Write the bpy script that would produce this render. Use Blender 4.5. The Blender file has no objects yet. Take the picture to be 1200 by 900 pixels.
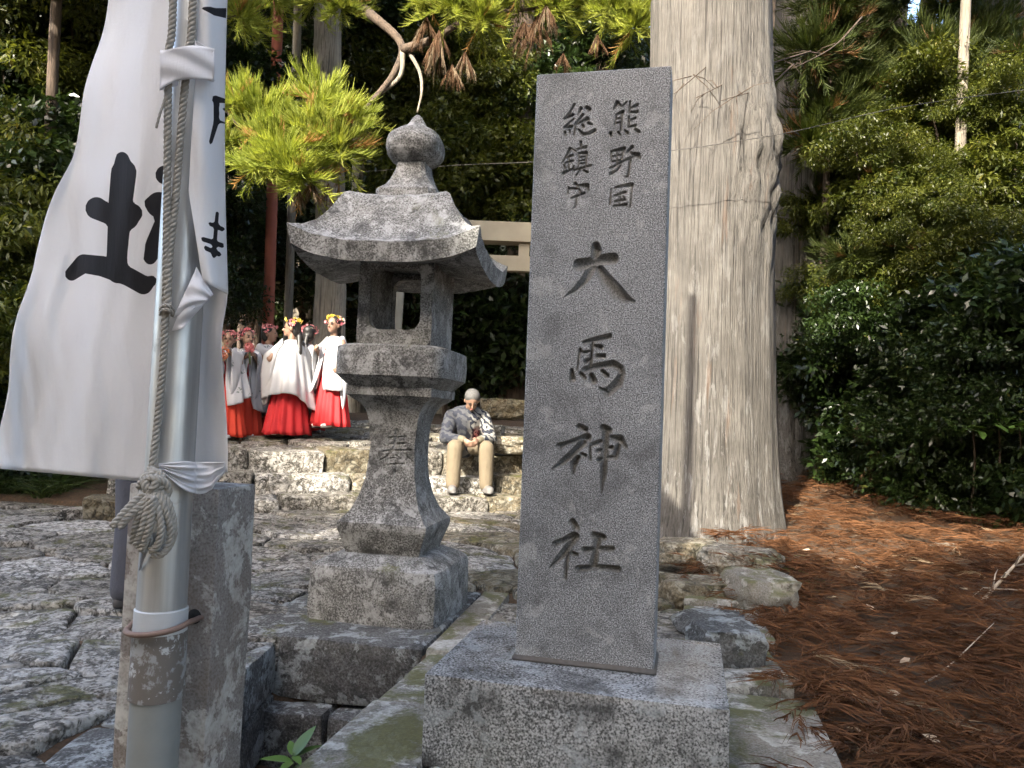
import bpy, bmesh, math, random
import numpy as np
from mathutils import Vector, Matrix, noise

random.seed(7)
rng = np.random.default_rng(7)
SC = bpy.context.scene
COL = SC.collection

# ------------------------------------------------------------------ camera
EYE = Vector((0.0, 0.0, 1.6))
PITCH, ROLL, FPX = 0.0465, 0.0386, 900.0
_fwd = Vector((0, math.cos(PITCH), math.sin(PITCH)))
_up0 = Vector((0, -math.sin(PITCH), math.cos(PITCH)))
_rt0 = Vector((1, 0, 0))
_rt = math.cos(ROLL) * _rt0 + math.sin(ROLL) * _up0
_up = -math.sin(ROLL) * _rt0 + math.cos(ROLL) * _up0
cam_d = bpy.data.cameras.new('camera')
cam_d.sensor_width = 36.0
cam_d.lens = 36.0 * FPX / 1200.0
cam_d.clip_start = 0.05
cam_d.clip_end = 2000
cam = bpy.data.objects.new('camera', cam_d)
COL.objects.link(cam)
m = Matrix.Identity(4)
for i in range(3):
    m[i][0], m[i][1], m[i][2], m[i][3] = _rt[i], _up[i], -_fwd[i], EYE[i]
cam.matrix_world = m
SC.camera = cam

# ------------------------------------------------------------------ light
SUN_ELEV, SUN_AZ = math.radians(36), math.radians(207)      # azimuth clockwise from +Y
world = bpy.data.worlds.new('World')
SC.world = world
world.use_nodes = True
wn = world.node_tree.nodes
wn.clear()
sky = wn.new('ShaderNodeTexSky')
sky.sky_type = 'NISHITA'
sky.sun_disc = False
sky.sun_elevation = SUN_ELEV
sky.sun_rotation = SUN_AZ
sky.air_density = 1.0
sky.dust_density = 3.5
sky.ozone_density = 0.4
bg = wn.new('ShaderNodeBackground')
bg.inputs[1].default_value = 0.15
wo = wn.new('ShaderNodeOutputWorld')
world.node_tree.links.new(sky.outputs[0], bg.inputs[0])
world.node_tree.links.new(bg.outputs[0], wo.inputs[0])
sun_d = bpy.data.lights.new('sun', 'SUN')
sun_d.energy = 2.1
sun_d.angle = math.radians(0.53)
sun_d.color = (1.0, 0.93, 0.80)
sun = bpy.data.objects.new('sun', sun_d)
COL.objects.link(sun)
SUNV = Vector((math.sin(SUN_AZ) * math.cos(SUN_ELEV), math.cos(SUN_AZ) * math.cos(SUN_ELEV), math.sin(SUN_ELEV)))
sun.rotation_euler = (-SUNV).to_track_quat('-Z', 'Y').to_euler()
SC.view_settings.view_transform = 'Standard'
SC.view_settings.look = 'None'
SC.view_settings.gamma = 1
SC.view_settings.use_curve_mapping = False
SC.view_settings.exposure = 2.95
SC.render.engine = 'CYCLES'
SC.cycles.max_bounces = 4
SC.cycles.diffuse_bounces = 2
SC.cycles.transmission_bounces = 2
SC.cycles.use_adaptive_sampling = True
SC.cycles.adaptive_threshold = 0.025

# ------------------------------------------------------------------ pixel helpers
def ray(px, py):
    return _fwd + (px - 600) / FPX * _rt + (450 - py) / FPX * _up
def W(px, py, d):
    return EYE + float(d) * ray(float(px), float(py))
def on_z(px, py, z):
    r = ray(px, py)
    return EYE + (z - EYE.z) / r.z * r
def sm(a, b, x):
    t = min(1, max(0, (x - a) / (b - a)))
    return t * t * (3 - 2 * t)
def fn(x, y, z=0.0, s=1.0):
    return noise.noise(Vector((x * s, y * s, z * s)))

# ------------------------------------------------------------------ material helpers
class NB:
    def __init__(s, name):
        s.mat = bpy.data.materials.new(name)
        s.mat.use_nodes = True
        s.t = s.mat.node_tree
        s.t.nodes.clear()
        s.out = s.t.nodes.new('ShaderNodeOutputMaterial')
    def n(s, typ, props=None, ins=None):
        nd = s.t.nodes.new('ShaderNode' + typ)
        for k, v in (props or {}).items():
            setattr(nd, k, v)
        for k, v in (ins or {}).items():
            sk = nd.inputs[k]
            if isinstance(v, bpy.types.NodeSocket):
                s.t.links.new(v, sk)
            else:
                sk.default_value = v
        return nd
    def co(s):
        return s.n('TexCoord').outputs['Object']
    def noise(s, co, scale, detail=4, rough=0.55, dist=0.0):
        return s.n('TexNoise', None, {'Vector': co, 'Scale': scale, 'Detail': detail, 'Roughness': rough, 'Distortion': dist}).outputs['Fac']
    def ramp(s, fac, stops, interp='LINEAR'):
        nd = s.n('ValToRGB', None, {'Fac': fac})
        cr = nd.color_ramp
        cr.interpolation = interp
        while len(cr.elements) < len(stops):
            cr.elements.new(0.5)
        for e, (p, c) in zip(cr.elements, stops):
            e.position = p
            e.color = (c, c, c, 1) if isinstance(c, (int, float)) else (*c, 1)
        return nd.outputs['Color']
    def mix(s, fac, a, b, mode='MIX'):
        nd = s.n('Mix', {'data_type': 'RGBA', 'blend_type': mode})
        for k, v in ((0, fac), (6, a), (7, b)):
            sk = nd.inputs[k]
            if isinstance(v, bpy.types.NodeSocket):
                s.t.links.new(v, sk)
            elif k == 0:
                sk.default_value = v
            else:
                sk.default_value = (*v, 1) if not isinstance(v, (int, float)) else (v, v, v, 1)
        return nd.outputs[2]
    def math(s, op, a, b=0.0):
        return s.n('Math', {'operation': op}, {0: a, 1: b}).outputs[0]
    def mapping(s, co, scale):
        return s.n('Mapping', None, {'Vector': co, 'Scale': scale}).outputs[0]
    def bump(s, h, strength=0.5, dist=0.01, normal=None):
        ins = {'Height': h, 'Strength': strength, 'Distance': dist}
        if normal is not None:
            ins['Normal'] = normal
        return s.n('Bump', None, ins).outputs[0]
    def pbsdf(s, **kw):
        nd = s.n('BsdfPrincipled', None, {k.replace('_', ' '): v for k, v in kw.items()})
        return nd.outputs[0]
    def done(s, sh):
        s.t.links.new(sh, s.out.inputs[0])
        return s.mat
def c4(c):
    return (*c, 1)

def stone_mat(name, base, dark, light, lichen=0.3, lichen_col=(0.5, 0.5, 0.47), moss=0.0, speck=220, speck_amt=0.5,
              stain=0.5, rough=0.85, bump=0.5, bdist=0.006, relief=0.0, lscale=9.0, warm=None, chip=0.0):
    b = NB(name)
    co = b.co()
    big = b.noise(co, 2.3, 3, 0.6)
    col = b.mix(b.ramp(big, [(0.35, 0), (0.65, 1)]), dark, base)
    sp = b.noise(co, speck, 1, 0.6)
    col = b.mix(b.math('MULTIPLY', b.ramp(sp, [(0.52, 0), (0.62, 1)]), speck_amt), col, light)
    col = b.mix(b.math('MULTIPLY', b.ramp(sp, [(0.36, 1), (0.45, 0)]), speck_amt), col, tuple(x * 0.28 for x in dark))
    st = b.noise(co, 6.0, 5, 0.7, 0.6)
    col = b.mix(b.math('MULTIPLY', b.ramp(st, [(0.48, 0), (0.66, 1)]), stain), col, tuple(x * 0.3 for x in dark))
    li = b.noise(co, lscale, 6, 0.72, 0.35)
    lf = b.ramp(li, [(0.60 - 0.22 * lichen, 0), (0.64 - 0.22 * lichen, 1)])
    lvar = b.noise(co, 40, 2, 0.7)
    lfm = b.math('MULTIPLY', lf, b.math('MULTIPLY', b.ramp(lvar, [(0.3, 0.35), (0.6, 1)]), min(1, lichen * 2.2)))
    col = b.mix(lfm, col, lichen_col)
    if warm:
        wf = b.noise(co, 3.1, 4, 0.6)
        col = b.mix(b.math('MULTIPLY', b.ramp(wf, [(0.45, 0), (0.7, 1)]), 0.6), col, warm)
    if moss > 0:
        geo = b.n('NewGeometry')
        nz = b.n('SeparateXYZ', None, {0: geo.outputs['Normal']}).outputs[2]
        mn = b.noise(co, 3.4, 6, 0.7, 0.3)
        mf = b.math('MULTIPLY', b.ramp(mn, [(0.62 - 0.25 * moss, 0), (0.70 - 0.25 * moss, 1)]), b.ramp(nz, [(0.2, 0.15), (0.8, 1)]))
        mcol = b.mix(b.noise(co, 60, 4), (0.035, 0.04, 0.01), (0.13, 0.12, 0.035))
        col = b.mix(b.math('MULTIPLY', mf, 0.9), col, mcol)
    h = b.math('ADD', b.math('MULTIPLY', b.noise(co, 28, 5, 0.75), 0.7), b.math('MULTIPLY', sp, 0.18))
    h = b.math('ADD', h, b.math('MULTIPLY', lfm, 0.12))
    nrm = b.bump(h, bump, bdist)
    if relief > 0:
        nrm = b.bump(b.noise(co, 7, 5, 0.65, 0.4), 1.0, relief, nrm)
    if chip > 0:      # broken, angular surface
        dco = b.mix(0.12, co, b.n('TexNoise', None, {'Vector': co, 'Scale': 5.0, 'Detail': 3}).outputs['Color'])
        vo = b.n('TexVoronoi', {'feature': 'F1'}, {'Vector': dco, 'Scale': 15.0, 'Randomness': 1.0})
        cell = b.math('MULTIPLY', b.n('SeparateXYZ', None, {0: vo.outputs['Color']}).outputs[0], 0.6)
        nrm = b.bump(b.math('SUBTRACT', cell, vo.outputs['Distance']), 1.0, chip, nrm)
        edge = b.n('TexVoronoi', {'feature': 'DISTANCE_TO_EDGE'}, {'Vector': dco, 'Scale': 15.0, 'Randomness': 1.0}).outputs['Distance']
        col = b.mix(b.math('MULTIPLY', b.ramp(edge, [(0.02, 1), (0.09, 0)]), b.ramp(st, [(0.42, 0), (0.56, 0.8)])), col, (0.03, 0.028, 0.02))
    if chip > 0:
        rnd = b.n('ObjectInfo').outputs['Random']
        col = b.n('HueSaturation', None, {'Color': col, 'Value': b.n('MapRange', None, {0: rnd, 3: 0.62, 4: 1.28}).outputs[0], 'Saturation': b.n('MapRange', None, {0: rnd, 3: 1.35, 4: 0.8}).outputs[0]}).outputs[0]
    return b.done(b.pbsdf(Base_Color=col, Roughness=rough, Normal=nrm))

def simple_mat(name, col, rough=0.7, var=0.25, scale=12, bump=0.15, bdist=0.004, metallic=0.0, detail=5, sheen=0.0):
    b = NB(name)
    co = b.co()
    nz = b.noise(co, scale, detail, 0.6)
    c = b.mix(nz, tuple(x * (1 - var) for x in col), tuple(min(1, x * (1 + var)) for x in col))
    nrm = b.bump(b.noise(co, scale * 4, 6, 0.6), bump, bdist)
    return b.done(b.pbsdf(Base_Color=c, Roughness=rough, Metallic=metallic, Normal=nrm))

def leaf_mat(name, c_dark, c_light, c_alt=None, trans=0.35, rough=0.45, spec=0.4):
    b = NB(name)
    tint = b.n('Attribute', {'attribute_name': 'tint'}).outputs['Fac']
    rnd = b.n('ObjectInfo').outputs['Random']
    col = b.mix(tint, c_dark, c_light)
    if c_alt:
        col = b.mix(b.ramp(tint, [(0.93, 0), (0.97, 1)]), col, c_alt)
    hsv = b.n('HueSaturation', None, {'Color': col, 'Value': b.n('MapRange', None, {0: rnd, 3: 0.8, 4: 1.2}).outputs[0]}).outputs[0]
    p = b.pbsdf(Base_Color=hsv, Roughness=rough, Specular_IOR_Level=spec)
    t = b.n('BsdfTranslucent', None, {'Color': b.mix(1.0, hsv, (1.0, 1.0, 0.55), 'MULTIPLY')}).outputs[0]
    return b.done(b.n('MixShader', None, {0: trans, 1: p, 2: t}).outputs[0])

def bark_mat(name, c1, c2, fissure, vscale=1.0, bump=0.8, pale=None):
    b = NB(name)
    co = b.co()
    st = b.mapping(co, (26 * vscale, 26 * vscale, 0.55 * vscale))
    a = b.noise(st, 1.0, 5, 0.65, 0.25)
    st2 = b.mapping(co, (90 * vscale, 90 * vscale, 1.6 * vscale))
    a2 = b.noise(st2, 1.0, 3, 0.6)
    big = b.noise(co, 2.2, 5, 0.65)
    col = b.mix(b.ramp(big, [(0.35, 0), (0.65, 1)]), c1, c2)
    col = b.mix(b.ramp(a, [(0.36, 1), (0.47, 0)]), col, fissure)
    col = b.mix(b.math('MULTIPLY', b.ramp(a2, [(0.40, 1), (0.5, 0)]), 0.55), col, fissure)
    if pale:
        pf = b.noise(b.mapping(co, (16, 16, 3.0)), 1.0, 6, 0.7, 0.5)
        geo = b.n('SeparateXYZ', None, {0: co}).outputs[2]
        low = b.ramp(b.math('DIVIDE', geo, 4.0), [(0.15, 1), (0.75, 0.25)])
        col = b.mix(b.math('MULTIPLY', b.ramp(pf, [(0.54, 0), (0.60, 1)]), b.math('MULTIPLY', low, 0.8)), col, pale)
        rf = b.noise(b.mapping(co, (12, 12, 1.2)), 1.0, 4, 0.6)
        col = b.mix(b.math('MULTIPLY', b.ramp(rf, [(0.62, 0), (0.7, 1)]), 0.35), col, (0.15, 0.085, 0.05))
    h = b.math('ADD', a, b.math('MULTIPLY', a2, 0.5))
    return b.done(b.pbsdf(Base_Color=col, Roughness=0.9, Normal=b.bump(h, bump, 0.02)))

M = {}
M['stele'] = stone_mat('stele_granite', (0.178, 0.183, 0.186), (0.128, 0.131, 0.133), (0.36, 0.37, 0.38), lichen=0.12, speck=260, speck_amt=0.95, stain=0.5, rough=0.6, bump=0.25, bdist=0.0015)
M['lantern'] = stone_mat('lantern_granite', (0.20, 0.195, 0.18), (0.115, 0.113, 0.105), (0.32, 0.32, 0.31), lichen=0.30, lichen_col=(0.40, 0.40, 0.385), speck=120, speck_amt=0.8, stain=0.95, bump=0.7, bdist=0.006, moss=0.15)
M['block'] = stone_mat('wall_block_stone', (0.105, 0.10, 0.09), (0.05, 0.05, 0.047), (0.21, 0.21, 0.205), lichen=0.34, lichen_col=(0.34, 0.36, 0.35), speck=90, speck_amt=0.5, stain=0.7, bump=0.9, bdist=0.012, moss=0.2, relief=0.02)
M['coping'] = stone_mat('coping_stone', (0.23, 0.205, 0.165), (0.13, 0.118, 0.095), (0.30, 0.29, 0.26), lichen=0.42, lichen_col=(0.42, 0.405, 0.36), speck=110, speck_amt=0.4, stain=0.7, bump=0.8, bdist=0.01, moss=0.62, lscale=6)
M['paving'] = stone_mat('paving_stone', (0.20, 0.18, 0.148), (0.10, 0.09, 0.075), (0.36, 0.34, 0.31), lichen=0.5, lichen_col=(0.42, 0.40, 0.36), speck=55, speck_amt=0.8, stain=1.0, bump=1.0, bdist=0.03, moss=0.3, relief=0.03, lscale=19, chip=0.020)
M['paving2'] = stone_mat('paving_stone_golden', (0.21, 0.175, 0.115), (0.12, 0.10, 0.07), (0.28, 0.26, 0.21), lichen=0.42, lichen_col=(0.33, 0.31, 0.25), speck=60, speck_amt=0.5, stain=0.75, bump=1.0, bdist=0.025, moss=0.38, relief=0.025, lscale=11, chip=0.022)
M['post'] = stone_mat('post_granite', (0.25, 0.235, 0.22), (0.15, 0.14, 0.13), (0.33, 0.32, 0.31), lichen=0.5, lichen_col=(0.47, 0.47, 0.44), speck=160, speck_amt=0.4, stain=0.35, bump=0.5, bdist=0.004, moss=0.1, lscale=7, warm=(0.17, 0.12, 0.085))
M['torii'] = simple_mat('torii_stone', (0.36, 0.32, 0.24), 0.8, 0.2, 3)
M['bark'] = bark_mat('cedar_bark', (0.142, 0.131, 0.115), (0.088, 0.080, 0.069), (0.034, 0.03, 0.026), 2.1, 1.0, pale=(0.20, 0.193, 0.182))
M['bark2'] = bark_mat('brown_bark', (0.11, 0.077, 0.052), (0.075, 0.054, 0.038), (0.028, 0.02, 0.014), 1.5, 0.7)
M['bark3'] = bark_mat('grey_bark', (0.30, 0.26, 0.20), (0.19, 0.17, 0.13), (0.09, 0.075, 0.06), 1.5, 0.6)
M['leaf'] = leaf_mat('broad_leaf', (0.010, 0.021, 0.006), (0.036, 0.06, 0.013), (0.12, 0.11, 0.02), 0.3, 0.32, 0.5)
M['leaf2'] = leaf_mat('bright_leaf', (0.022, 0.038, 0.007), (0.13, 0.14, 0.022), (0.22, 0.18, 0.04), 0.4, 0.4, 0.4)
M['cedar'] = leaf_mat('cedar_spray', (0.15, 0.20, 0.03), (0.40, 0.42, 0.08), (0.36, 0.20, 0.07), 0.4, 0.6, 0.2)
M['cedar2'] = leaf_mat('dark_cedar_spray', (0.02, 0.034, 0.008), (0.075, 0.09, 0.02), (0.20, 0.11, 0.05), 0.35, 0.6, 0.2)
M['dead'] = leaf_mat('dead_spray', (0.05, 0.026, 0.015), (0.13, 0.075, 0.04), (0.17, 0.13, 0.085), 0.2, 0.8, 0.15)
M['litter'] = leaf_mat('needle_litter', (0.05, 0.022, 0.011), (0.25, 0.115, 0.05), (0.36, 0.27, 0.17), 0.1, 0.8, 0.15)
M['grass'] = leaf_mat('grass_blade', (0.06, 0.09, 0.02), (0.17, 0.20, 0.05), (0.35, 0.28, 0.12), 0.3, 0.5, 0.3)
M['cloth'] = None

# ------------------------------------------------------------------ mesh helpers
def link(o, parent=None):
    COL.objects.link(o)
    if parent is not None:
        o.parent = parent
    return o
def mk(name, verts, faces, mat, parent=None, smooth=True, attrs=None):
    me = bpy.data.meshes.new(name)
    me.from_pydata([tuple(v) for v in verts], [], faces)
    fin(me, mat, smooth, attrs)
    return link(bpy.data.objects.new(name, me), parent)
def fin(me, mat, smooth=True, attrs=None):
    me.materials.clear()
    me.materials.append(mat)
    if smooth:
        me.polygons.foreach_set('use_smooth', np.ones(len(me.polygons), bool))
    for k, a in (attrs or {}).items():
        at = me.attributes.new(k, 'FLOAT', 'POINT')
        at.data.foreach_set('value', np.asarray(a, np.float32))
    me.update()
def np_mesh(name, V, F, mat, smooth=True, attrs=None):
    """V (n,3), F (m,k) same-size faces"""
    me = bpy.data.meshes.new(name)
    V = np.asarray(V, np.float32)
    F = np.asarray(F, np.int32)
    k = F.shape[1]
    me.vertices.add(len(V))
    me.vertices.foreach_set('co', V.ravel())
    me.loops.add(F.size)
    me.loops.foreach_set('vertex_index', F.ravel())
    me.polygons.add(len(F))
    me.polygons.foreach_set('loop_start', np.arange(0, F.size, k, dtype=np.int32))
    me.polygons.foreach_set('loop_total', np.full(len(F), k, np.int32))
    me.update(calc_edges=True)
    me.validate()
    fin(me, mat, smooth, attrs)
    return me
def obj(name, me, parent=None):
    return link(bpy.data.objects.new(name, me), parent)
def bm_obj(name, bm, mat, parent=None, smooth=True):
    me = bpy.data.meshes.new(name)
    bm.to_mesh(me)
    bm.free()
    fin(me, mat, smooth)
    return obj(name, me, parent)
def tag(o, label=None, cat=None, group=None, kind=None):
    if label: o['label'] = label
    if cat: o['category'] = cat
    if group: o['group'] = group
    if kind: o['kind'] = kind
    return o
def thing(name, label, cat, loc=(0, 0, 0), rz=0, group=None):
    o = bpy.data.objects.new(name, None)
    o.empty_display_size = 0.1
    COL.objects.link(o)
    o.location = loc
    o.rotation_euler = (0, 0, rz)
    return tag(o, label, cat, group)
def sharp(o, ang=40):
    for p in o.data.polygons:
        p.use_smooth = True
    try:
        o.data.set_sharp_from_angle(angle=math.radians(ang))
    except Exception:
        pass
    return o

def rough_block(name, L, D, H, mat, parent=None, amp=0.008, bev=0.015, cuts=5, seed=0, M4=None, taper=0.0):
    """box with x 0..L, y 0..D, z -H..0, bevelled and uneven"""
    bm = bmesh.new()
    bmesh.ops.create_cube(bm, size=1)
    for v in bm.verts:
        v.co = Vector(((v.co.x + .5) * L, (v.co.y + .5) * D, (v.co.z - .5) * H))
    if bev > 0:
        bmesh.ops.bevel(bm, geom=bm.edges[:], offset=bev, segments=2, profile=0.6, affect='EDGES')
    if cuts:
        es = [e for e in bm.edges if e.calc_length() > 0.12]
        bmesh.ops.subdivide_edges(bm, edges=es, cuts=cuts, use_grid_fill=True)
    for v in bm.verts:
        p = v.co * 3.0 + Vector((seed * 3.7, seed * 1.3, seed * 2.1))
        n1 = noise.noise_vector(p) * amp
        n2 = noise.noise_vector(p * 4) * amp * 0.45
        v.co += n1 + n2
    if M4 is not None:
        bm.transform(M4)
    return sharp(bm_obj(name, bm, mat, parent), 50)

def frame_m(o, th):
    """matrix: local x along the front, local y to the back, rotated clockwise by th"""
    return Matrix.Translation(Vector(o)) @ Matrix.Rotation(-th, 4, 'Z')

def tube(pts, rad, sides=8, closed_ends=True):
    pts = [Vector(p) for p in pts]
    n = len(pts)
    rad = [float(q) for q in rad] if hasattr(rad, '__len__') else [float(rad)] * n
    V, F = [], []
    t0 = (pts[1] - pts[0]).normalized()
    u = t0.orthogonal().normalized()
    for i, p in enumerate(pts):
        t = (pts[min(n - 1, i + 1)] - pts[max(0, i - 1)])
        if t.length < 1e-9:
            t = t0.copy()
        t.normalize()
        u = (u - t * u.dot(t))
        if u.length < 1e-6:
            u = t.orthogonal()
        u.normalize()
        w = t.cross(u)
        for k in range(sides):
            a = 2 * math.pi * k / sides
            V.append(p + rad[i] * (math.cos(a) * u + math.sin(a) * w))
    for i in range(n - 1):
        for k in range(sides):
            k2 = (k + 1) % sides
            F.append((i * sides + k, i * sides + k2, (i + 1) * sides + k2, (i + 1) * sides + k))
    if closed_ends:
        F.append(tuple(range(sides))[::-1])
        F.append(tuple((n - 1) * sides + k for k in range(sides)))
    return V, F
def merge(parts):
    V, F = [], []
    for v, f in parts:
        o = len(V)
        V += list(v)
        F += [tuple(i + o for i in q) for q in f]
    return V, F
def spline(pts, n):
    """Catmull-Rom through pts"""
    pts = [Vector(p) for p in pts]
    P = [pts[0] * 2 - pts[1]] + pts + [pts[-1] * 2 - pts[-2]]
    out = []
    for i in range(len(pts) - 1):
        for k in range(n):
            t = k / n
            a, b, c, d = P[i:i + 4]
            out.append(0.5 * ((2 * b) + (c - a) * t + (2 * a - 5 * b + 4 * c - d) * t * t + (3 * b - a - 3 * c + d) * t ** 3))
    out.append(pts[-1])
    return out

# ------------------------------------------------------------------ terrain height
def step_s(x, y):
    return y - 0.4 * (x + 2.4)
STEPS = [(7.35, 0.76), (7.78, 0.95), (8.2, 1.2)]      # edge position along s, tread height
def step_z(s):
    z = 0.60
    for e, h in STEPS:
        if s >= e:
            z = h
    return z
def gh(x, y):
    """ground height, underneath the stones"""
    s = step_s(x, y)
    path = 0.50 + 0.10 * sm(4, 7.3, s)
    if s > 7.1:
        path = 0.42
    if s > 8.45:
        path = 0.42 + 0.69 * sm(8.45, 8.7, s) + 0.045 * (min(s, 20) - 8.45)
    right = 0.40 + 0.04 * max(0, x - 1.0) + 0.068 * (min(y, 16) - 2.5) - 0.02 * math.sin(x * 2.1 + y)
    left = 0.52 + 0.12 * max(0, min(y, 14) - 6.0) + 0.10 * max(0, -4.6 - x)
    wr = sm(0.95, 1.25, x - 0.12 * max(0, y - 2.4))
    if y > 8.5:
        wr *= 1 - 0.0 * y
    z = path * (1 - wr) + right * wr
    wl = sm(-3.7, -4.0, x) if y > 7.3 else sm(-5.2, -5.6, x)
    z = z * (1 - wl) + left * wl
    far = sm(10, 20, y)
    z = z * (1 - far) + (1.65 + 0.02 * (min(y, 60) - 20)) * far
    # lower ground where the viewer stands, in front of the plinths
    low = 0.0
    front = sm(2.25, 2.0, y)
    if -1.2 < x < -0.45:
        front = max(front, sm(3.75, 3.6, y))
    if x < -1.2:
        front = sm(1.6, 0.2, y)
    if x > 1.0:
        front = sm(1.8, 0.2, y)
    z = z * (1 - front) + low * front
    return z

def grid_axis(lo, hi, flo, fhi, step, grow=1.25):
    a = list(np.arange(flo, fhi + 1e-6, step))
    d = step
    x = fhi
    while x < hi:
        d *= grow
        x += d
        a.append(x)
    d = step
    x = flo
    while x > lo:
        d *= grow
        x -= d
        a.insert(0, x)
    return np.array(a)
gx = grid_axis(-400, 400, -6, 6, 0.12)
gy = grid_axis(-300, 700, 0, 14, 0.12)
V = []
for y in gy:
    for x in gx:
        z = gh(x, y)
        if abs(x) < 30 and abs(y) < 50:
            z += 0.03 * fn(x, y, 0, 2.3) + 0.015 * fn(x, y, 5, 7)
        V.append((x, y, z))
nx, ny = len(gx), len(gy)
F = [(j * nx + i, j * nx + i + 1, (j + 1) * nx + i + 1, (j + 1) * nx + i) for j in range(ny - 1) for i in range(nx - 1)]
b = NB('forest_soil')
co = b.co()
c = b.mix(b.noise(co, 3, 8, 0.7), (0.035, 0.024, 0.014), (0.12, 0.075, 0.04))
c = b.mix(b.ramp(b.noise(co, 45, 6, 0.7), [(0.45, 0), (0.7, 1)]), c, (0.16, 0.09, 0.045))
M['soil'] = b.done(b.pbsdf(Base_Color=c, Roughness=0.95, Normal=b.bump(b.noise(co, 35, 5, 0.8), 1.0, 0.03)))
ground = tag(mk('ground', V, F, M['soil']), 'brown forest soil under the stones and litter', None, None, 'structure')

# ------------------------------------------------------------------ paving stones
def clip(poly, p, n):
    """keep the side of the line through p where (q-p).n <= 0"""
    out = []
    for i in range(len(poly)):
        a, bq = poly[i], poly[(i + 1) % len(poly)]
        da = (a[0] - p[0]) * n[0] + (a[1] - p[1]) * n[1]
        db = (bq[0] - p[0]) * n[0] + (bq[1] - p[1]) * n[1]
        if da <= 0:
            out.append(a)
        if da * db < 0:
            t = da / (da - db)
            out.append((a[0] + t * (bq[0] - a[0]), a[1] + t * (bq[1] - a[1])))
    return out
def cells(sites, aniso=1.0, R=1.3):
    S = np.array(sites)
    S2 = S * np.array([1 / aniso, 1])
    res = []
    for i, (x, y) in enumerate(S2):
        d = np.hypot(S2[:, 0] - x, S2[:, 1] - y)
        idx = np.argsort(d)[1:22]
        poly = [(x - R, y - R), (x + R, y - R), (x + R, y + R), (x - R, y + R)]
        for k in idx:
            q = S2[k]
            poly = clip(poly, ((x + q[0]) / 2, (y + q[1]) / 2), (q[0] - x, q[1] - y))
        res.append([(a * aniso, bq) for a, bq in poly])
    return res
def stone(poly, zf, mat, parent, gap=0.014, seed=0, amp=0.018, seg=0.09, name='paving_stone', thick=0.16, dz=0.0, tilt=(0, 0)):
    n = len(poly)
    cx = sum(p[0] for p in poly) / n
    cy = sum(p[1] for p in poly) / n
    pts = []
    for i in range(n):
        a, bq = poly[i], poly[(i + 1) % n]
        L = math.hypot(bq[0] - a[0], bq[1] - a[1])
        k = max(1, int(round(L / seg)))
        for j in range(k):
            t = j / k
            pts.append((a[0] + t * (bq[0] - a[0]), a[1] + t * (bq[1] - a[1])))
    m_ = len(pts)
    if m_ < 3:
        return None
    # soften the corners
    for _ in range(1):
        pts = [((pts[i - 1][0] + 2 * pts[i][0] + pts[(i + 1) % m_][0]) / 4, (pts[i - 1][1] + 2 * pts[i][1] + pts[(i + 1) % m_][1]) / 4) for i in range(m_)]
    V, F = [], []
    rings = [(1.0, -thick), (1.0, -0.022), (0.982, -0.004), (0.88, 0.0), (0.62, 0.0), (0.36, 0.0), (0.14, 0.0)]
    for rr, dzr in rings:
        for (x, y) in pts:
            dx, dy = x - cx, y - cy
            L = math.hypot(dx, dy) + 1e-6
            k = max(0.05, rr - gap / L)
            qx, qy = cx + dx * k, cy + dy * k
            qx += 0.02 * fn(qx, qy, seed, 6)
            qy += 0.02 * fn(qx, qy, seed + 9, 6)
            z = zf(qx, qy) + dz + dzr + (qx - cx) * tilt[0] + (qy - cy) * tilt[1]
            if dzr > -0.1:
                z += amp * (fn(qx, qy, seed, 3.5) + 0.7 * fn(qx, qy, seed, 9) + 0.4 * fn(qx, qy, seed, 21)) * (0.6 if dzr < 0 else 1)
            V.append((qx, qy, z))
    V.append((cx, cy, zf(cx, cy) + dz + amp * fn(cx, cy, seed, 3.5)))
    for r in range(len(rings) - 1):
        for i in range(m_):
            i2 = (i + 1) % m_
            F.append((r * m_ + i, r * m_ + i2, (r + 1) * m_ + i2, (r + 1) * m_ + i))
    r = len(rings) - 1
    for i in range(m_):
        F.append((r * m_ + i, r * m_ + (i + 1) % m_, len(V) - 1))
    return mk(name, V, F, mat, parent)

def path_top(x, y):
    return 0.55 + 0.10 * sm(4, 7.3, step_s(x, y))
pave = tag(thing('stone_pavement', 'rough lichen-covered flagstones of the shrine approach', 'pavement'), None, None, None, 'structure')
rp = random.Random(11)
sites = []
y = 1.4
row = 0
while y < 9.5:
    sp = 0.33 + 0.05 * (y - 2) * 0.25
    x = -5.9 + (row % 2) * sp * 0.7
    while x < 2.6:
        sites.append((x + rp.uniform(-.42, .42) * sp * 1.5, y + rp.uniform(-.42, .42) * sp))
        x += sp * 1.55
    y += sp
    row += 1
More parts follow.
